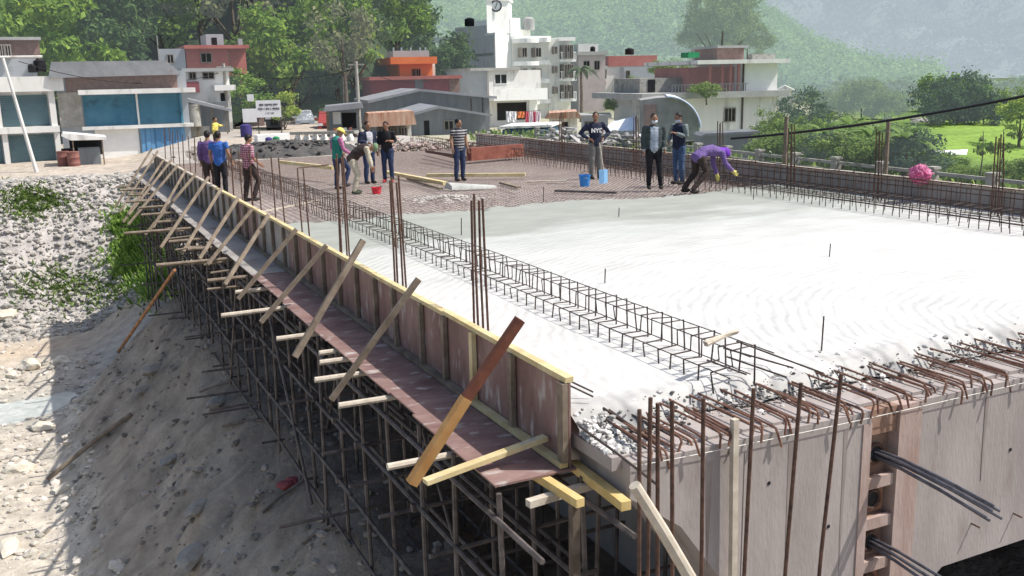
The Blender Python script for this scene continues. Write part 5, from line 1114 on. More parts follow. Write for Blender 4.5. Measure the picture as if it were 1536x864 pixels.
# washing
t = thing('washing_line', 'washing line hung with white, orange and red striped cloths', 'washing line', at(760, 185, 53)); a, c = at(757, 166, 53), at(812, 165, 53); g = MB(); g.tube([a, a.lerp(c, .5)-V(0, 0, .08), c], .012, 5); g.build('line', M['black'], t)
for k, (x0, x1, y1, col) in enumerate(((759, 775, 183, (.75, .73, .72)), (776, 787, 177, (.72, .25, .10)), (788, 793, 186, (.66, .16, .20)), (793.5, 799, 185, (.74, .66, .68)), (799.5, 804, 186, (.60, .14, .22)), (804.5, 811, 182, (.70, .60, .62)))):
    g = MB(); n = 6; vs = []
    for j in range(4):
        for i in range(n+1):
            px = x0+(x1-x0)*i/n; py = 167+(y1-167)*j/3; p = at(px, py, 53+.06*math.sin(i*2+j)); vs.append(p)
    g.add(vs, [(j*(n+1)+i, j*(n+1)+i+1, (j+1)*(n+1)+i+1, (j+1)*(n+1)+i) for j in range(3) for i in range(n)]); g.build('cloth', mat('washing_cloth', col, .1, 6), t)
# pink and grey houses beyond the palm
b = Fac('house', 'distant house with a red parapet and a black tank on top', 'building', 905, 150, 120, R(18)); b.box('wall', M['palew'], 895, 985, 100, 160, 0, 7); b.box('red_parapet', M['redw'], 912, 984, 86, 101, -.2, 6); b.box('grey_front', M['greyw'], 930, 980, 103, 140, -1.5, -.01); b.window(933, 938, 108, 120, -1.53); b.box('balcony_wall', M['redw'], 868, 905, 122, 128, -1, 5); tank(b, 952, 74, 84, 7, 2); b.window(903, 909, 106, 118)
b = Fac('house', 'pale pink house partly hidden by the banana palm', 'building', 868, 160, 112, R(16)); b.box('wall', mat('pink_wall', (.42, .34, .33), .12, .7, .9, haze=.14), 868, 908, 84, 170, 0, 6); b.box('roof_slab', M['slabc'], 865, 911, 80, 85, -.4, 6.2); b.window(876, 884, 94, 106); b.window(892, 899, 94, 106); b.box('terrace_wall', M['palew'], 875, 905, 68, 80, 2, 4); tank(b, 893, 72, 80, 4, 1)
# white house on the right
b = Fac('white_house', 'broad white two storey house with a roof terrace and red inset wall', 'building', 955, 205, 57, R(24))
b.box('ground_wall', M['palew'], 990, 1163, 150, 215, 0, 7); b.box('terrace_slab', M['slabc'], 955, 1172, 142, 151, -.7, 7.2); b.box('upper_room', M['white'], 1114, 1164, 100, 142, .1, 6.5); b.box('red_wall', M['redw'], 1045, 1113.7, 105, 142, 1.2, 6); b.box('roof_slab', M['palew'], 1036, 1172, 95, 101, -.7, 6.8); b.box('roof_room', M['brick'], 1091, 1131, 76, 95, 1.5, 4.5); b.box('room_roof', M['slabc'], 1088, 1134, 73, 76.5, 1.2, 4.8); b.box('roof_parapet', M['fpost'], 1131, 1165, 87, 95, .5, 1.0)
b.window(1086, 1101, 168, 187, bars=2); b.box('drainpipe', M['steel'], 1110.5, 1112.5, 100, 210, -.1, -.02); b.box('upper_wing', M['fpost'], 980, 1044, 120, 142, 2, 6); b.box('doorway', M['dark'], 992, 1003, 122, 141, 1.96, 2.1)
for x in (1060, 1078, 1090, 1102): b.box('terrace_post', M['redw'], x, x+2.5, 101.5, 142, -.2, -.05)
g = MB(); g.box(b.X(1000), b.X(1112), -.62, -.56, b.Zz(131), b.Zz(130))
for i in range(24): x = b.X(1000+4.7*i); g.box(x, x+.04, -.61, -.57, b.Zz(142), b.Zz(131))
g.build('terrace_railing', M['shed'], b.t, world=False); b.box('green_tank', M['greenp'], 1053, 1070, 82, 90, 2, 3)
# vaulted shed
b = Fac('vaulted_shed', 'curved grey vaulted shed with a blue rimmed roof before the white house', 'shed', 957, 212, 46, R(0)); pts = []
b.poly('end_wall', M['vault'], [(958, 212), (958, 152), (985, 148.5)]+[(1000+49*math.sin(a), 148+(1-math.cos(a))*50) for a in [R(6*i) for i in range(0, 15)]]+[(1049, 200), (1049, 212)], 0, 4)
g = MB(); arc = [(1000+50*math.sin(a), 147+(1-math.cos(a))*50) for a in [R(6*i) for i in range(0, 15)]]
for i in range(14):
    (x0, y0), (x1, y1) = arc[i], arc[i+1]; A, B_2 = V(b.X(x0), 0, b.Zz(y0)), V(b.X(x1), 0, b.Zz(y1)); g.bar(A+V(0, 1.9, 0), B_2+V(0, 1.9, 0), 4.2, .07, (B_2-A).cross(V(0, 1, 0)))
g.build('curved_roof', M['tarp'], b.t, world=False)
g = MB(); g.tube([V(b.X(x), -.34, b.Zz(y)) for x, y in arc], .045, 6); g.build('blue_rim', M['blueedge'], b.t, world=False); b.box('brick_patch', M['brick'], 966, 984, 158, 190, -.04, -.002); b.box('corner_post', M['fpost'], 955, 960, 150, 212, -.1, .2)
def sheet(pxs, d, m, label, name='tarpaulin', th=.02):
    g = MB(); P = [at(x, y, d+e) for x, y, e in pxs]; n = 8; vs = []
    for j in range(n+1):
        for i in range(n+1):
            u, v = i/n, j/n; p = P[0].lerp(P[1], u).lerp(P[3].lerp(P[2], u), v); vs.append(p+V(0, 0, -.25*math.sin(math.pi*u)*math.sin(math.pi*v)+.04*ns(u*5, v*5, d)))
    g.add(vs, [(j*(n+1)+i, j*(n+1)+i+1, (j+1)*(n+1)+i+1, (j+1)*(n+1)+i) for j in range(n) for i in range(n)]); return tag(g.build(name, m, base=True), label, 'tarpaulin')
sheet([(917, 183, 2.5), (953, 174, 2.5), (953, 196, 0), (905, 197, 0)], 46, M['tarp'], 'blue and white tarpaulin stretched beside the vaulted shed'); sheet([(905, 205, 2), (962, 200, 2), (960, 213, 0), (905, 214, 0)], 44, M['white'], 'white sagging tarpaulin below the blue one by the fence')
b = Fac('lean_to', 'dark tin lean-to behind the bent over worker', 'shed', 1052, 240, 34, R(10)); b.box('wall', M['shed'], 1055, 1130, 203, 250, 0, 2); b.poly('tin_roof', M['shed'], [(1048, 204), (1056, 200), (1135, 198), (1135, 201)], -.3, 1.2)
b = Fac('far_house', 'far off pale house half lost in haze among the trees', 'building', 1218, 148, 190); hm_ = mat('hazy_wall', (.5, .5, .5), .08, .5, .9, haze=.5); b.box('wall', hm_, 1218, 1258, 122, 152, 0, 6); b.box('roof', hm_, 1215, 1261, 117, 122, -.6, 6.3)
b.window(1226, 1232, 128, 135, fm=hm_, pm=hm_); b.window(1243, 1249, 128, 135, fm=hm_, pm=hm_)
b = Fac('round_shed', 'pale flat roofed outbuilding beside the white house', 'shed', 1165, 165, 75); b.box('wall', M['palew'], 1166, 1188, 136, 170, 0, 3); b.poly('roof', M['palew'], [(1163, 136), (1176, 129), (1191, 136)], -.4, 3.2)

# clutter between the bridge end and the sheds ------------------------------
M['debris'] = mat('mixed_site_debris', (.16, .11, .09), .3, 2, .95, island=.6, col2=(.42, .36, .32))
g = MB()
for i in range(900):
    u = rnd.random(); px = 575+240*u+rnd.gauss(0, 12); py = 222+8*u+rnd.gauss(0, 5); d = 41+rnd.uniform(-2.5, 3)
    p = at(px, py, d); p.z = max(p.z, -.35); p.z = min(p.z, .35*abs(ns(p.x*.6, p.y*.6))+.05)
    a = rnd.uniform(0, 3.14); l_ = rnd.uniform(.08, .5); q = p+V(math.cos(a)*l_, math.sin(a)*l_, rnd.uniform(-.1, .25))
    if rnd.random() < .5: g.bar(p, q, rnd.uniform(.03, .12), rnd.uniform(.02, .06))
    else: g.rock(p, rnd.uniform(.05, .18), i*.7, (1, .8, .6), 1)
tag(g.build('site_debris', M['debris']), 'brown scatter of offcuts and rubble behind the man in stripes', 'debris', kind='stuff')
g = MB()
for i in range(900):
    px = rnd.uniform(815, 975); py = rnd.gauss(222, 9); d = 40+rnd.uniform(-3, 6); p = at(px, py, d)
    a = rnd.uniform(0, 3.14); l_ = rnd.uniform(.1, .7); q = p+V(math.cos(a)*l_, math.sin(a)*l_, rnd.uniform(-.1, .3))
    if rnd.random() < .6: g.bar(p, q, rnd.uniform(.03, .2), rnd.uniform(.02, .1))
    else: g.rock(p, rnd.uniform(.06, .22), i*.7, (1, .8, .6), 1)
M['debris2'] = mat('grey_yard_clutter', (.09, .09, .09), .3, 2, .9, island=.7, col2=(.46, .45, .44))
tag(g.build('yard_clutter', M['debris2']), 'grey yard clutter below the tarpaulins behind the fence', 'clutter', kind='stuff')
p = ground_hit(6, 350, 25, 60); g = MB(); a, b_, c, d_ = at(-8, 333, 41), at(17, 338, 41), at(8, 362, 39.6), at(-14, 366, 39.6)
off = V(0, -.02, .06); g.add([a, b_, c, d_, a+off, b_+off, c+off, d_+off], [(3, 2, 1, 0), (4, 5, 6, 7), (0, 1, 5, 4), (1, 2, 6, 5), (2, 3, 7, 6), (3, 0, 4, 7)]); tag(g.build('white_board', M['white'], base=True), 'white board lying on the stony bank at the picture edge', 'board')

b = Fac('shack', 'low shack with a rusty tin lid between the cream flats and the blue tarpaulin', 'shack', 822, 215, 56); b.box('wall', M['palew'], 824, 866, 176, 218, 0, 3); b.poly('tin_roof', M['rusttin'], [(818, 178), (824, 170), (866, 168), (872, 176), (872, 178)], -.6, 3.2); b.box('doorway', M['dark'], 844, 852, 184, 212, -.03, .02); b.window(830, 838, 184, 194)
b = Fac('shack', 'grey shack with a flat slab roof behind the man with hands on hips', 'shack', 870, 212, 60); b.box('wall', M['greyw'], 872, 912, 178, 215, 0, 3); b.box('roof_slab', M['slabc'], 867, 917, 173, 178, -.6, 3.2); b.window(878, 888, 184, 196); b.box('shutter_door', M['redw'], 894, 905, 184, 214, -.03, .02)
# ================================================================== hills
def leafmat(name, c1, c2, haze=0.0, isl=.45, tr=.25): return mat(name, c1, .2, .45, .7, col2=c2, island=isl, translucent=tr, haze=haze, spec=.2)
LM = {'dark': leafmat('dark_foliage', (.032, .072, .030), (.11, .20, .055), .085, tr=.4), 'mid': leafmat('mid_foliage', (.09, .19, .03), (.28, .43, .075), .07, tr=.45), 'light': leafmat('light_foliage', (.19, .30, .045), (.46, .56, .11), .06, tr=.45),
      'hz': leafmat('hazy_foliage', (.10, .21, .06), (.24, .38, .12), .36, tr=.4), 'bamboo': leafmat('bamboo_foliage', (.10, .19, .045), (.26, .37, .12), .24, .35, .45), 'olive': leafmat('olive_foliage', (.12, .14, .06), (.26, .28, .13), .10, tr=.4),
      'near': leafmat('shrub_foliage', (.09, .17, .04), (.30, .42, .11), .05, tr=.5), 'neardk': leafmat('dark_shrub_foliage', (.03, .07, .035), (.09, .17, .07), .09, tr=.4), 'banana': leafmat('banana_leaf', (.07, .15, .03), (.28, .42, .12), .04, .3, .45)}
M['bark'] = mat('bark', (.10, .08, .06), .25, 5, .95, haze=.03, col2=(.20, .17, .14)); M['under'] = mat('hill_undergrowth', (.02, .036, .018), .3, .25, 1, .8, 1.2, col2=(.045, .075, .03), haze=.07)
def crown(seed, R_, H, z0, nl, size, m, kind='broad', nclump=34):
    q = random.Random(seed); g = MB(); cl = []
    for i in range(nclump):
        while True:
            p = V(q.uniform(-1, 1), q.uniform(-1, 1), q.uniform(-1, 1))
            if .35 < p.length < 1: break
        if kind == 'bamboo': p.z = abs(p.z)*.9 if q.random() < .7 else p.z
        k = 1+.3*noise.noise(p*1.7+V(seed, 0, 0))
        cl.append((V(p.x*R_*k, p.y*R_*k, z0+H*.5+p.z*H*.5*k), R_*q.uniform(.16, .34)))
    for i in range(nl):
        c, r = cl[q.randrange(len(cl))]
        d = V(q.gauss(0, 1), q.gauss(0, 1), q.gauss(0, .8)); p = c+d*r*.55
        nrm = (d.normalized()*.6+V(q.uniform(-1, 1), q.uniform(-1, 1), q.uniform(-.2, 1.2))).normalized()
        a = nrm.orthogonal().normalized(); a = Matrix.Rotation(q.uniform(0, 6.28), 3, nrm) @ a; b_ = nrm.cross(a)
        s_ = size*q.uniform(.6, 1.3); e = s_*(1.7 if kind == 'bamboo' else 1.15); w_ = s_*(.35 if kind == 'bamboo' else .62)
        if kind == 'bamboo': a = (a+V(0, 0, -.8)).normalized(); b_ = a.cross(V(q.uniform(-1, 1), q.uniform(-1, 1), .1)).normalized()
        g.add([p-a*e*.5, p-b_*w_*.5+nrm*s_*.1, p+a*e*.5, p+b_*w_*.5+nrm*s_*.1], [(0, 1, 2, 3)])
    return g
def trunk(seed, h, r, R_, H, z0):
    q = random.Random(seed); g = MB(); top = V(q.uniform(-.3, .3), q.uniform(-.3, .3), z0+H*.45)
    g.tube([(0, 0, -.6), (q.uniform(-.1, .1), q.uniform(-.1, .1), z0*.6), top], [r*1.25, r*.85, r*.4], 7)
    for i in range(5):
        a = 1.26*i+q.uniform(-.4, .4); z = z0*q.uniform(.55, 1); s_ = V(0, 0, z).lerp(V(top.x, top.y, z), .4)
        g.tube([s_, s_+V(math.cos(a)*R_*.35, math.sin(a)*R_*.35, H*.22), s_+V(math.cos(a)*R_*.7, math.sin(a)*R_*.7, H*.45)], [r*.5, r*.32, r*.12], 5)
    return g
PROTO = {}
def proto(key, seed, R_, H, z0, nl, size, lm, kind='broad', nclump=34, r=.18):
    t = bpy.data.objects.new('tree', None); t.empty_display_size = .3
    PROTO[key] = (t, R_, H, z0)
    tm = trunk(seed, z0, r, R_, H, z0); cm = crown(seed, R_, H, z0, nl, size, LM[lm], kind, nclump)
    me = []
    for nm, gg, mm in (('trunk', tm, M['bark']), ('crown', cm, LM[lm])):
        o = gg.build(nm, mm, None); o.parent = t; me.append(o); C.objects.unlink(o)
    return t
def plant(key, p, s, label, cat='tree', group=None, name='tree', rz=None, sz=None):
    t, R_, H, z0 = PROTO[key]; c = t.copy(); c.name = name; C.objects.link(c); c.location = p; c.scale = (s, s, sz or s); c.rotation_euler = (0, 0, rnd.uniform(0, 6.28) if rz is None else rz)
    for ch in PROTO_CH[key]:
        d = ch.copy(); C.objects.link(d); d.parent = c
    return tag(c, label, cat, group)
PROTO_CH = {}
def mk(key, *a, **k): 
    t = proto(key, *a, **k); PROTO_CH[key] = [o for o in bpy.data.objects if o.parent is t]
mk('dark1', 1, 3.2, 6.0, 2.6, 2600, .42, 'dark', nclump=30); mk('dark2', 2, 2.8, 7.5, 2.4, 2600, .42, 'dark', nclump=34); mk('mid1', 3, 3.0, 5.6, 2.4, 2600, .42, 'mid', nclump=30); mk('mid2', 4, 2.6, 6.8, 2.2, 2600, .42, 'mid', nclump=30)
mk('light1', 5, 2.2, 6.2, 1.6, 2200, .38, 'light', nclump=26); mk('olive1', 6, 2.8, 5.5, 3.0, 1300, .38, 'olive', nclump=24); mk('hz1', 7, 3.2, 5.6, 2.4, 1800, .5, 'hz', nclump=28); mk('hz2', 8, 2.8, 7, 2.0, 1800, .5, 'hz', nclump=26)
mk('bam', 9, 3.4, 7.4, 1.0, 5200, .34, 'bamboo', 'bamboo', 46); mk('shrub', 10, 1.3, 1.9, .35, 1900, .17, 'near', nclump=24, r=.06); mk('shrubdk', 11, 1.3, 2.0, .35, 1900, .17, 'neardk', nclump=24, r=.06); mk('treenear', 12, 2.0, 3.4, 1.2, 3000, .22, 'near', nclump=32, r=.10); mk('treedk', 13, 2.2, 3.6, 1.2, 3000, .22, 'neardk', nclump=32, r=.10)
# wooded hillside on the left ------------------------------------------------
def hill_h(x, y):
    r = math.hypot(x, y); a = x/max(y, 1)
    edge = 1-sstep(.30, .43, a+.03*ns(x*.06, y*.06))
    return -1.2 + (max(0, r-71)*.50 + .9*fbm(x*.07, y*.07, 3))*edge - 1.5*(1-edge)
g = MB(); vs = []; NA, NR = 70, 30
for j in range(NR+1):
    for i in range(NA+1):
        a = -.62+1.12*i/NA; r = 68+90*j/NR; y = r/math.sqrt(1+a*a); x = a*y; vs.append((x, y, hill_h(x, y)))
n = NA+1; g.add(vs, [(j*n+i, j*n+i+1, (j+1)*n+i+1, (j+1)*n+i) for j in range(NR) for i in range(NA)])
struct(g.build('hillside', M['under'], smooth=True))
kinds = {'dark1': 'dark leafy tree in the crowded wood on the hillside', 'dark2': 'tall dark tree in the crowded wood on the hillside', 'mid1': 'mid green rounded tree in the wood on the hillside', 'mid2': 'mid green upright tree in the wood on the hillside', 'light1': 'pale yellowish green tree standing out in the hillside wood', 'olive1': 'thin olive tree with bare limbs in the hillside wood'}
k = 0
for j, r in enumerate((73, 77, 81, 86, 92, 99, 107, 117)):
    st = 3.3+.12*j
    nn = int((1.0*r)/st)
    for i in range(nn):
        a = -.47+.89*(i+.5+rnd.uniform(-.35, .35))/nn
        y = (r+rnd.uniform(-2, 2))/math.sqrt(1+a*a); x = a*y
        if a > (.335 if r < 90 else .40)+.02*rnd.random(): continue
        pr = ((V(x, y, 0)-CAM).dot(rt))/((V(x, y, 0)-CAM).dot(fw))*F+768
        if pr < -60 or (240 < pr < 400 and r < 79) or (pr > 545 and r < 90): continue
        # px-like bearing picks which species grows where: light grove near the stream gully, dark behind the shops
        w_ = rnd.random()
        if pr < 70: key = 'light1' if w_ < .45 else 'mid1'
        elif 385 < pr < 495 and j < 5:
            if j < 3: continue
            key = 'mid2' if w_ < .5 else ('mid1' if w_ < .75 else 'dark1')
        elif 260 < pr < 385 and j > 1 and w_ < .4: key = 'olive1'
        elif w_ < .68: key = 'dark1' if rnd.random() < .5 else 'dark2'
        elif w_ < .82: key = 'mid1'
        elif w_ < .93: key = 'mid2'
        else: key = 'olive1'
        plant(key, (x, y, hill_h(x, y)-.4), rnd.uniform(.8, 1.25), kinds[key], group='trees in the hillside wood', sz=rnd.uniform(.85, 1.3)); k += 1
print('hill trees', k)
# special trees by the street (bearing, depth)
def ptree(key, px, py, d, s, label, name='tree', cat='tree', grp=None, sz=None, top=None):
    p = at(px, py, d)
    if top is not None:
        t_, R_, H_, z_ = PROTO[key]; sz = (py-top)*d/F/(z_+H_*1.0); s = s*sz
    return plant(key, p, s, label, cat, grp, name, sz=sz)
ptree('light1', 428, 205, 58, 1.0, 'small bright green tree right behind the notice board', top=134)
ptree('light1', 95, 118, 66, 1.0, 'pale green tree rising beside the rooftop brick room', top=36)
ptree('mid2', 165, 112, 68, 1.6, 'rounded green tree directly above the blue shop roof', top=34)
ptree('mid1', 440, 175, 70, 1.0, 'big bright bushy tree between the red house and the car', top=5)
ptree('mid2', 400, 170, 72, 1.1, 'bushy green tree behind the small white house', top=25)
ptree('dark2', 500, 185, 82, 1.1, 'tall dark tree shading the street beyond the car', sz=1.2); ptree('dark1', 478, 180, 88, 1.2, 'dark tree over the end of the street', sz=1.2)
ptree('dark1', 452, 190, 73, 1.0, 'dark tree right behind the white car', top=70); ptree('dark2', 492, 192, 75, 1.0, 'dark tree behind the dull red car', top=55); ptree('dark1', 518, 190, 80, 1.1, 'dark tree between the kiosk and the hillside', top=60); ptree('dark2', 470, 188, 82, 1.0, 'deep shaded tree at the end of the street', top=40)
ptree('mid1', 560, 140, 90, 1.2, 'green tree hanging behind the orange house', sz=1.2); ptree('dark1', 535, 165, 76, 1.0, 'dark tree behind the thin power pole', sz=1.1); ptree('olive1', 520, 170, 66, .8, 'thin olive tree beside the street lamp pole', sz=.9)
ptree('mid2', 372, 208, 60.5, 1.2, 'leafy tree filling the gap beside the small white house', top=108); ptree('dark1', 352, 205, 61, .9, 'dark tree in front of the red house', top=112)
ptree('mid2', 585, 140, 100, .9, 'small green tree at the rim of the hillside wood', sz=.8)
# hazy wooded hill in the middle and the far mountain -------------------------
def surf(name, m, profile, d0, d1, px0, px1, nu, nv, rough, seed, base=-2.5):
    g = MB(); vs = []; grid = []
    for j in range(nv+1):
        v = j/nv; row = []
        for i in range(nu+1):
            px = px0+(px1-px0)*i/nu; rr = ray(px, 120); h = V(rr.x, rr.y, 0); d = d0+(d1-d0)*v; q = h*d
            top = profile(px)/F*d1
            z = base+(top-base)*(v**.85) + rough*fbm(q.x*.018, q.y*.018, seed)*math.sin(math.pi*min(1, v*1.1+.05))*1.0
            row.append(V(q.x, q.y, z)); vs.append((q.x, q.y, z))
        grid.append(row)
    n = nu+1; g.add(vs, [(j*n+i, j*n+i+1, (j+1)*n+i+1, (j+1)*n+i) for j in range(nv) for i in range(nu)])
    return struct(g.build(name, m, smooth=True)), grid
def lerp_prof(pts):
    def f(x):
        for (a, u), (b_, v) in zip(pts, pts[1:]):
            if x <= b_: return u+(v-u)*max(0, (x-a)/(b_-a))
        return pts[-1][1]
    return f
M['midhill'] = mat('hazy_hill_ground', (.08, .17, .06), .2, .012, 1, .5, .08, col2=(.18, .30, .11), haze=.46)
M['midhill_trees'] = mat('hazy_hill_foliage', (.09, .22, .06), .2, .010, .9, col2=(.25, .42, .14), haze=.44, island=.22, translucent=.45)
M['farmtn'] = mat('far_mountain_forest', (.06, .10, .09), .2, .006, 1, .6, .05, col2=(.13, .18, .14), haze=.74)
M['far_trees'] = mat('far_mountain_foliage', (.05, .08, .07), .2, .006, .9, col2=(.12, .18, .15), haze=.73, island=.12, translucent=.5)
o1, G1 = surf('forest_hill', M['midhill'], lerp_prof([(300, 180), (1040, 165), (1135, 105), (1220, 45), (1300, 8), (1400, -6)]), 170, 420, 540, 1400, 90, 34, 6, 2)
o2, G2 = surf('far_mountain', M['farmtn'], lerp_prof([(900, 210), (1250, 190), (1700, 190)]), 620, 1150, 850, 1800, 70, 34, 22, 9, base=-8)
def forest(name, grid, m, n, rad, size, per, label, v0=0.02):
    g = MB(); nv = len(grid)-1; nu = len(grid[0])-1
    for i in range(n):
        u = rnd.random()*nu; v = (v0+(1-v0)*rnd.random())*nv; a, b_ = int(min(u, nu-1)), int(min(v, nv-1)); p = grid[b_][a].lerp(grid[b_][a+1], u-a).lerp(grid[b_+1][a].lerp(grid[b_+1][a+1], u-a), v-b_)
        if fbm(p.x*.02, p.y*.02, 55) < -.75: continue
        r = rad*rnd.uniform(.6, 1.3)
        for k in range(per):
            d = V(rnd.gauss(0, .5), rnd.gauss(0, .5), abs(rnd.gauss(.4, .5))); q = p+d*r; nn = (d+V(rnd.uniform(-.6, .6), rnd.uniform(-.6, .6), .3)).normalized(); e = nn.orthogonal().normalized(); f_ = nn.cross(e); s_ = size*rnd.uniform(.6, 1.3)
            g.add([q-e*s_*.6, q-f_*s_*.45, q+e*s_*.6, q+f_*s_*.45], [(0, 1, 2, 3)])
    return tag(g.build(name, m), label, 'forest', kind='stuff')
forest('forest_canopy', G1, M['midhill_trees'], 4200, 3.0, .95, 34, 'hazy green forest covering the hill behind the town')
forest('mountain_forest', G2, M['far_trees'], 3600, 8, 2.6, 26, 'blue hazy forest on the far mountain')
M['scar'] = mat('hazy_scar', (.42, .42, .40), .15, .05, 1, haze=.5)
# valley trees on the right --------------------------------------------------
ptree('bam', 1082, 118, 92, 1.02, 'huge feathery bamboo clump rising behind the white house', 'bamboo_clump', 'bamboo', sz=1.02)
ptree('bam', 1058, 125, 95, .78, 'lower bamboo clump leaning at the side of the huge one', 'bamboo_clump', 'bamboo', sz=.8); ptree('bam', 1120, 125, 96, .72, 'bamboo clump above the roof room of the white house', 'bamboo_clump', 'bamboo', sz=.75)
vt = [('treedk', 1205, 215, 62, 1.1, 'dark bushy tree beside the outbuilding of the white house', 134), ('treedk', 1178, 215, 55, 1.0, 'small dark tree touching the corner of the white house', 158), ('hz1', 1235, 180, 120, 1.1, 'hazy green tree under the far off house', 140), ('hz2', 1192, 165, 130, 1.1, 'hazy tree behind the pale outbuilding', 125),
      ('bam', 1290, 212, 84, 1.0, 'pale feathery bamboo in the middle of the valley', 118), ('bam', 1325, 212, 82, 1.0, 'pale feathery bamboo next to the brighter one', 135), ('bam', 1258, 210, 88, 1.0, 'low pale bamboo next to the dark valley trees', 135), ('hz1', 1350, 205, 105, 1.1, 'hazy rounded tree beyond the pale bamboo', 140),
      ('treedk', 1398, 208, 72, 1.0, 'dark tree at the near end of the grove above the field', 120), ('treedk', 1432, 208, 74, 1.1, 'dark crowned tree in the middle of the grove above the field', 112), ('mid1', 1450, 205, 80, 1.1, 'bright topped tree in the grove above the field', 108), ('treedk', 1475, 206, 73, 1.1, 'dark low tree at the far end of the grove above the field', 135),
      ('light1', 1528, 225, 62, 1.3, 'yellowish tree at the edge of the picture above the field', 138), ('treenear', 1505, 208, 80, 1.2, 'mid green tree between the grove and the yellowish tree', 135), ('mid1', 1415, 195, 95, 1.2, 'pale tree behind the dark grove', 110), ('hz2', 1510, 180, 130, 1.2, 'hazy tree high behind the grove', 112), ('hz1', 1405, 180, 140, 1.2, 'hazy tree behind the dark grove', 118), ('hz2', 1300, 170, 150, 1.2, 'hazy tree at the foot of the forest hill', 112), ('hz1', 1265, 170, 140, 1.3, 'rounded hazy tree at the foot of the forest hill', 118), ('hz1', 1465, 170, 150, 1.3, 'hazy tree at the foot of the far mountain', 112), ('hz2', 1350, 165, 160, 1.2, 'hazy tree in the gap between hill and mountain', 112)]
for key, px, py, d, s, lb, top in vt: ptree(key, px, py, d, s, lb, top=top)
sh = [('shrub', 1160, 250, 31, 196), ('shrub', 1190, 252, 30, 190), ('treenear', 1215, 255, 33, 178), ('shrubdk', 1240, 258, 29, 200), ('shrub', 1262, 262, 28, 196), ('treenear', 1285, 262, 33, 186), ('shrub', 1305, 268, 27, 205), ('shrub', 1335, 270, 27, 200), ('treedk', 1352, 272, 28, 188), ('shrubdk', 1375, 274, 26, 203), ('shrub', 1392, 276, 27, 225), ('shrub', 1415, 280, 27, 238), ('shrub', 1440, 284, 25, 246), ('shrub', 1462, 284, 25, 249), ('shrub', 1490, 284, 26, 243), ('shrub', 1515, 284, 26, 238), ('shrub', 1538, 284, 24, 230), ('shrub', 1430, 262, 38, 232), ('shrub', 1400, 258, 36, 222), ('shrub', 1175, 232, 42, 176), ('treenear', 1150, 232, 43, 168), ('shrub', 1235, 236, 40, 182), ('treenear', 1260, 238, 42, 172), ('shrub', 1320, 242, 38, 188), ('shrubdk', 1345, 246, 36, 192), ('shrubdk', 1210, 232, 44, 172), ('shrub', 1295, 238, 44, 178), ('shrub', 1478, 272, 30, 248), ('shrub', 1125, 245, 36, 205)]
for i, (key, px, py, d, top) in enumerate(sh):
    ptree(key, px, py, d, 1.25 if key.startswith('shrub') else 1.0, {'shrub': 'leafy yellow green shrub in the thicket beyond the fence', 'shrubdk': 'dark glossy shrub in the thicket beyond the fence', 'treenear': 'small leafy tree in the thicket beyond the fence', 'treedk': 'small dark tree in the thicket beyond the fence'}[key], 'shrub', 'shrub', 'thicket beyond the fence', top=top)
ptree('treenear', 922, 175, 64, 1.3, 'bright green tree above the blue tarpaulin', top=140); ptree('treenear', 948, 150, 74, 1.1, 'light green bush between the red parapet house and the vaulted shed', top=116); ptree('shrub', 1010, 125, 70, 1.2, 'fan leaved bush on the slope above the vaulted shed', 'shrub', 'shrub', top=88); ptree('treenear', 985, 120, 78, 1.1, 'small bush beside the white house terrace', top=92); ptree('shrub', 1060, 150, 56.2, 1.6, 'potted greenery trailing over the terrace railing', 'shrub', 'shrub', top=122); ptree('shrubdk', 700, 118, 90, 1.2, 'dark bush by the corner of the shaded side wall', 'shrub', 'shrub', top=98)
# palms and bananas
def fronds(name, p, n, L_, w_, m, label, cat, th, droop=.9, stem=.06):
    t = thing(name, label, cat, p); g = MB(); g.tube([(0, 0, -.6), (.04, 0, th*.5), (0, .03, th)], [stem*1.3, stem, stem*.8], 7); g.build('trunk', M['bark'], t, world=False)
    for i in range(n):
        a = 6.28*i/n*2.4+rnd.uniform(-.2, .2); el = rnd.uniform(.25, 1.25); g = MB(); d = V(math.cos(a), math.sin(a), 0); sd_ = V(-math.sin(a), math.cos(a), 0); vs = []; K = 7
        for k in range(K+1):
            u = k/K; c = V(0, 0, th)+d*L_*u*math.cos(el*(1-.2*u))+V(0, 0, L_*(math.sin(el)*u-droop*u*u*.75)); ww = w_*math.sin(math.pi*min(.97, .12+.85*u))
            vs += [c-sd_*ww+V(0, 0, -.3*ww), c, c+sd_*ww+V(0, 0, -.3*ww)]
        for k in range(K): g.add([], []); 
        g.add(vs, [f for k in range(K) for f in ((3*k, 3*k+1, 3*k+4, 3*k+3), (3*k+1, 3*k+2, 3*k+5, 3*k+4))]); g.build('leaf', m, t, world=False)
    return t
M['palm'] = mat('palm_leaf', (.04, .07, .03), .2, 1.5, .7, haze=.08, col2=(.11, .15, .06), translucent=.2)
fronds('palm_tree', at(872, 175, 88), 18, 2.2, .22, M['palm'], 'dark palm standing between the cream flats and the pink house', 'palm', 4.0, 1.2, .14)
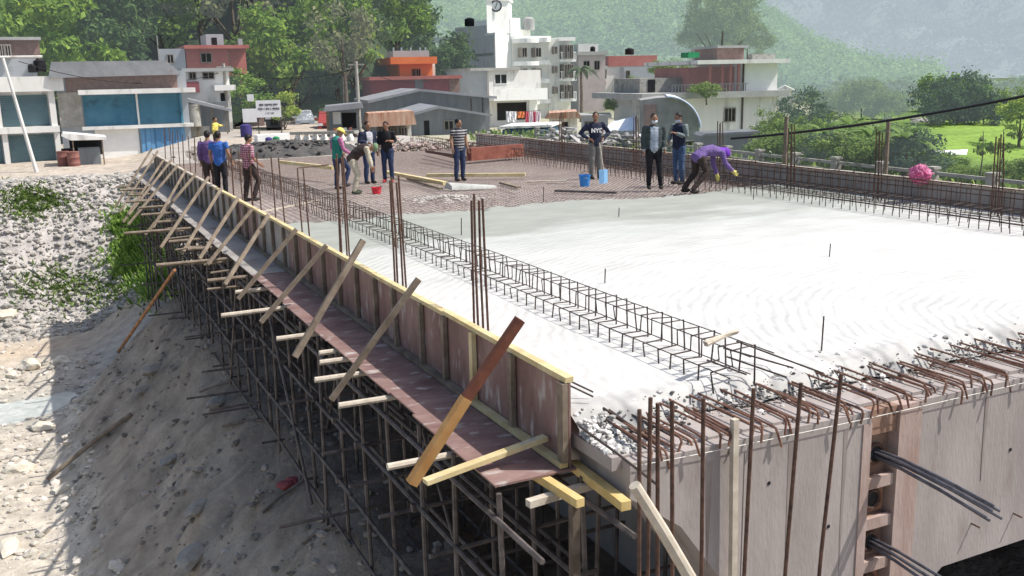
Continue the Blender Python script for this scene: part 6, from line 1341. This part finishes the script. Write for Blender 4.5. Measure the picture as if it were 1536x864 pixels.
for (px, py, d, lb) in ((1355, 262, 26, 'large banana plant in the thicket right of the dark timber pole'), (1305, 252, 29, 'banana plant in the thicket before the pale bamboo'), (1235, 240, 32, 'banana plant in the thicket below the dark tree'), (1275, 226, 36, 'slender banana plant standing taller than the thicket')):
    fronds('banana_plant', at(px, py, d), 11, 1.15, .16, LM['banana'], lb.replace('right of', 'by'), 'banana plant', .9, .85)
for (px, py, d, lb) in ((1470, 258, 24, 'lone wispy sapling before the field beside the starter bars'), (1500, 255, 24, 'second wispy sapling before the field at the picture edge')):
    p = at(px, py, d); t = thing('sapling', lb, 'sapling', p); g = MB(); g.tube([(0, 0, -.5), (.05, 0, .5), (0, 0, 1.0)], [.02, .015, .008], 5); g.build('trunk', M['bark'], t, world=False); g = crown(px, .35, .8, .25, 120, .10, None, nclump=8); g.build('crown', LM['near'], t, world=False)
p = at(1420, 235, 50); g = MB(); g.add([at(1395, 226, 48), at(1452, 224, 50), at(1450, 233, 47.5), at(1398, 232, 46.5)], [(0, 1, 2, 3)]); g.build; sheet([(1395, 226, 2), (1452, 224, 3), (1450, 232, 0), (1397, 231, 0)], 46, M['white'], 'white plastic sheet lying at the edge of the green field', 'plastic_sheet')
g = MB(); 
for i in range(40): q = at(1388+rnd.gauss(0, 10), 188+rnd.gauss(0, 4), 78+rnd.uniform(-2, 2)); g.rock(q, rnd.uniform(.3, .8), i*.7, (1.2, .9, .6), 1)
tag(g.build('rock_pile', M['stone']), 'pale heap of stones at the foot of the grove above the field', 'heap', kind='stuff')
# weeds on the terrace
g = MB()
for i in range(5200):
    x = 19.8+rnd.random()**1.3*16; y = rnd.uniform(8, 46); z = hz(x, y); a = rnd.uniform(0, 6.28); h = rnd.uniform(.15, .55); w_ = V(math.cos(a), math.sin(a), 0)*.07; t = V(rnd.uniform(-.2, .2), rnd.uniform(-.2, .2), h); q = V(x, y, z-.03); g.add([q-w_, q+w_, q+t+w_*.6, q+t-w_*.6], [(0, 1, 2, 3)])
tag(g.build('weeds', LM['near']), 'low green weeds covering the terrace beyond the fence', 'weeds', kind='stuff')
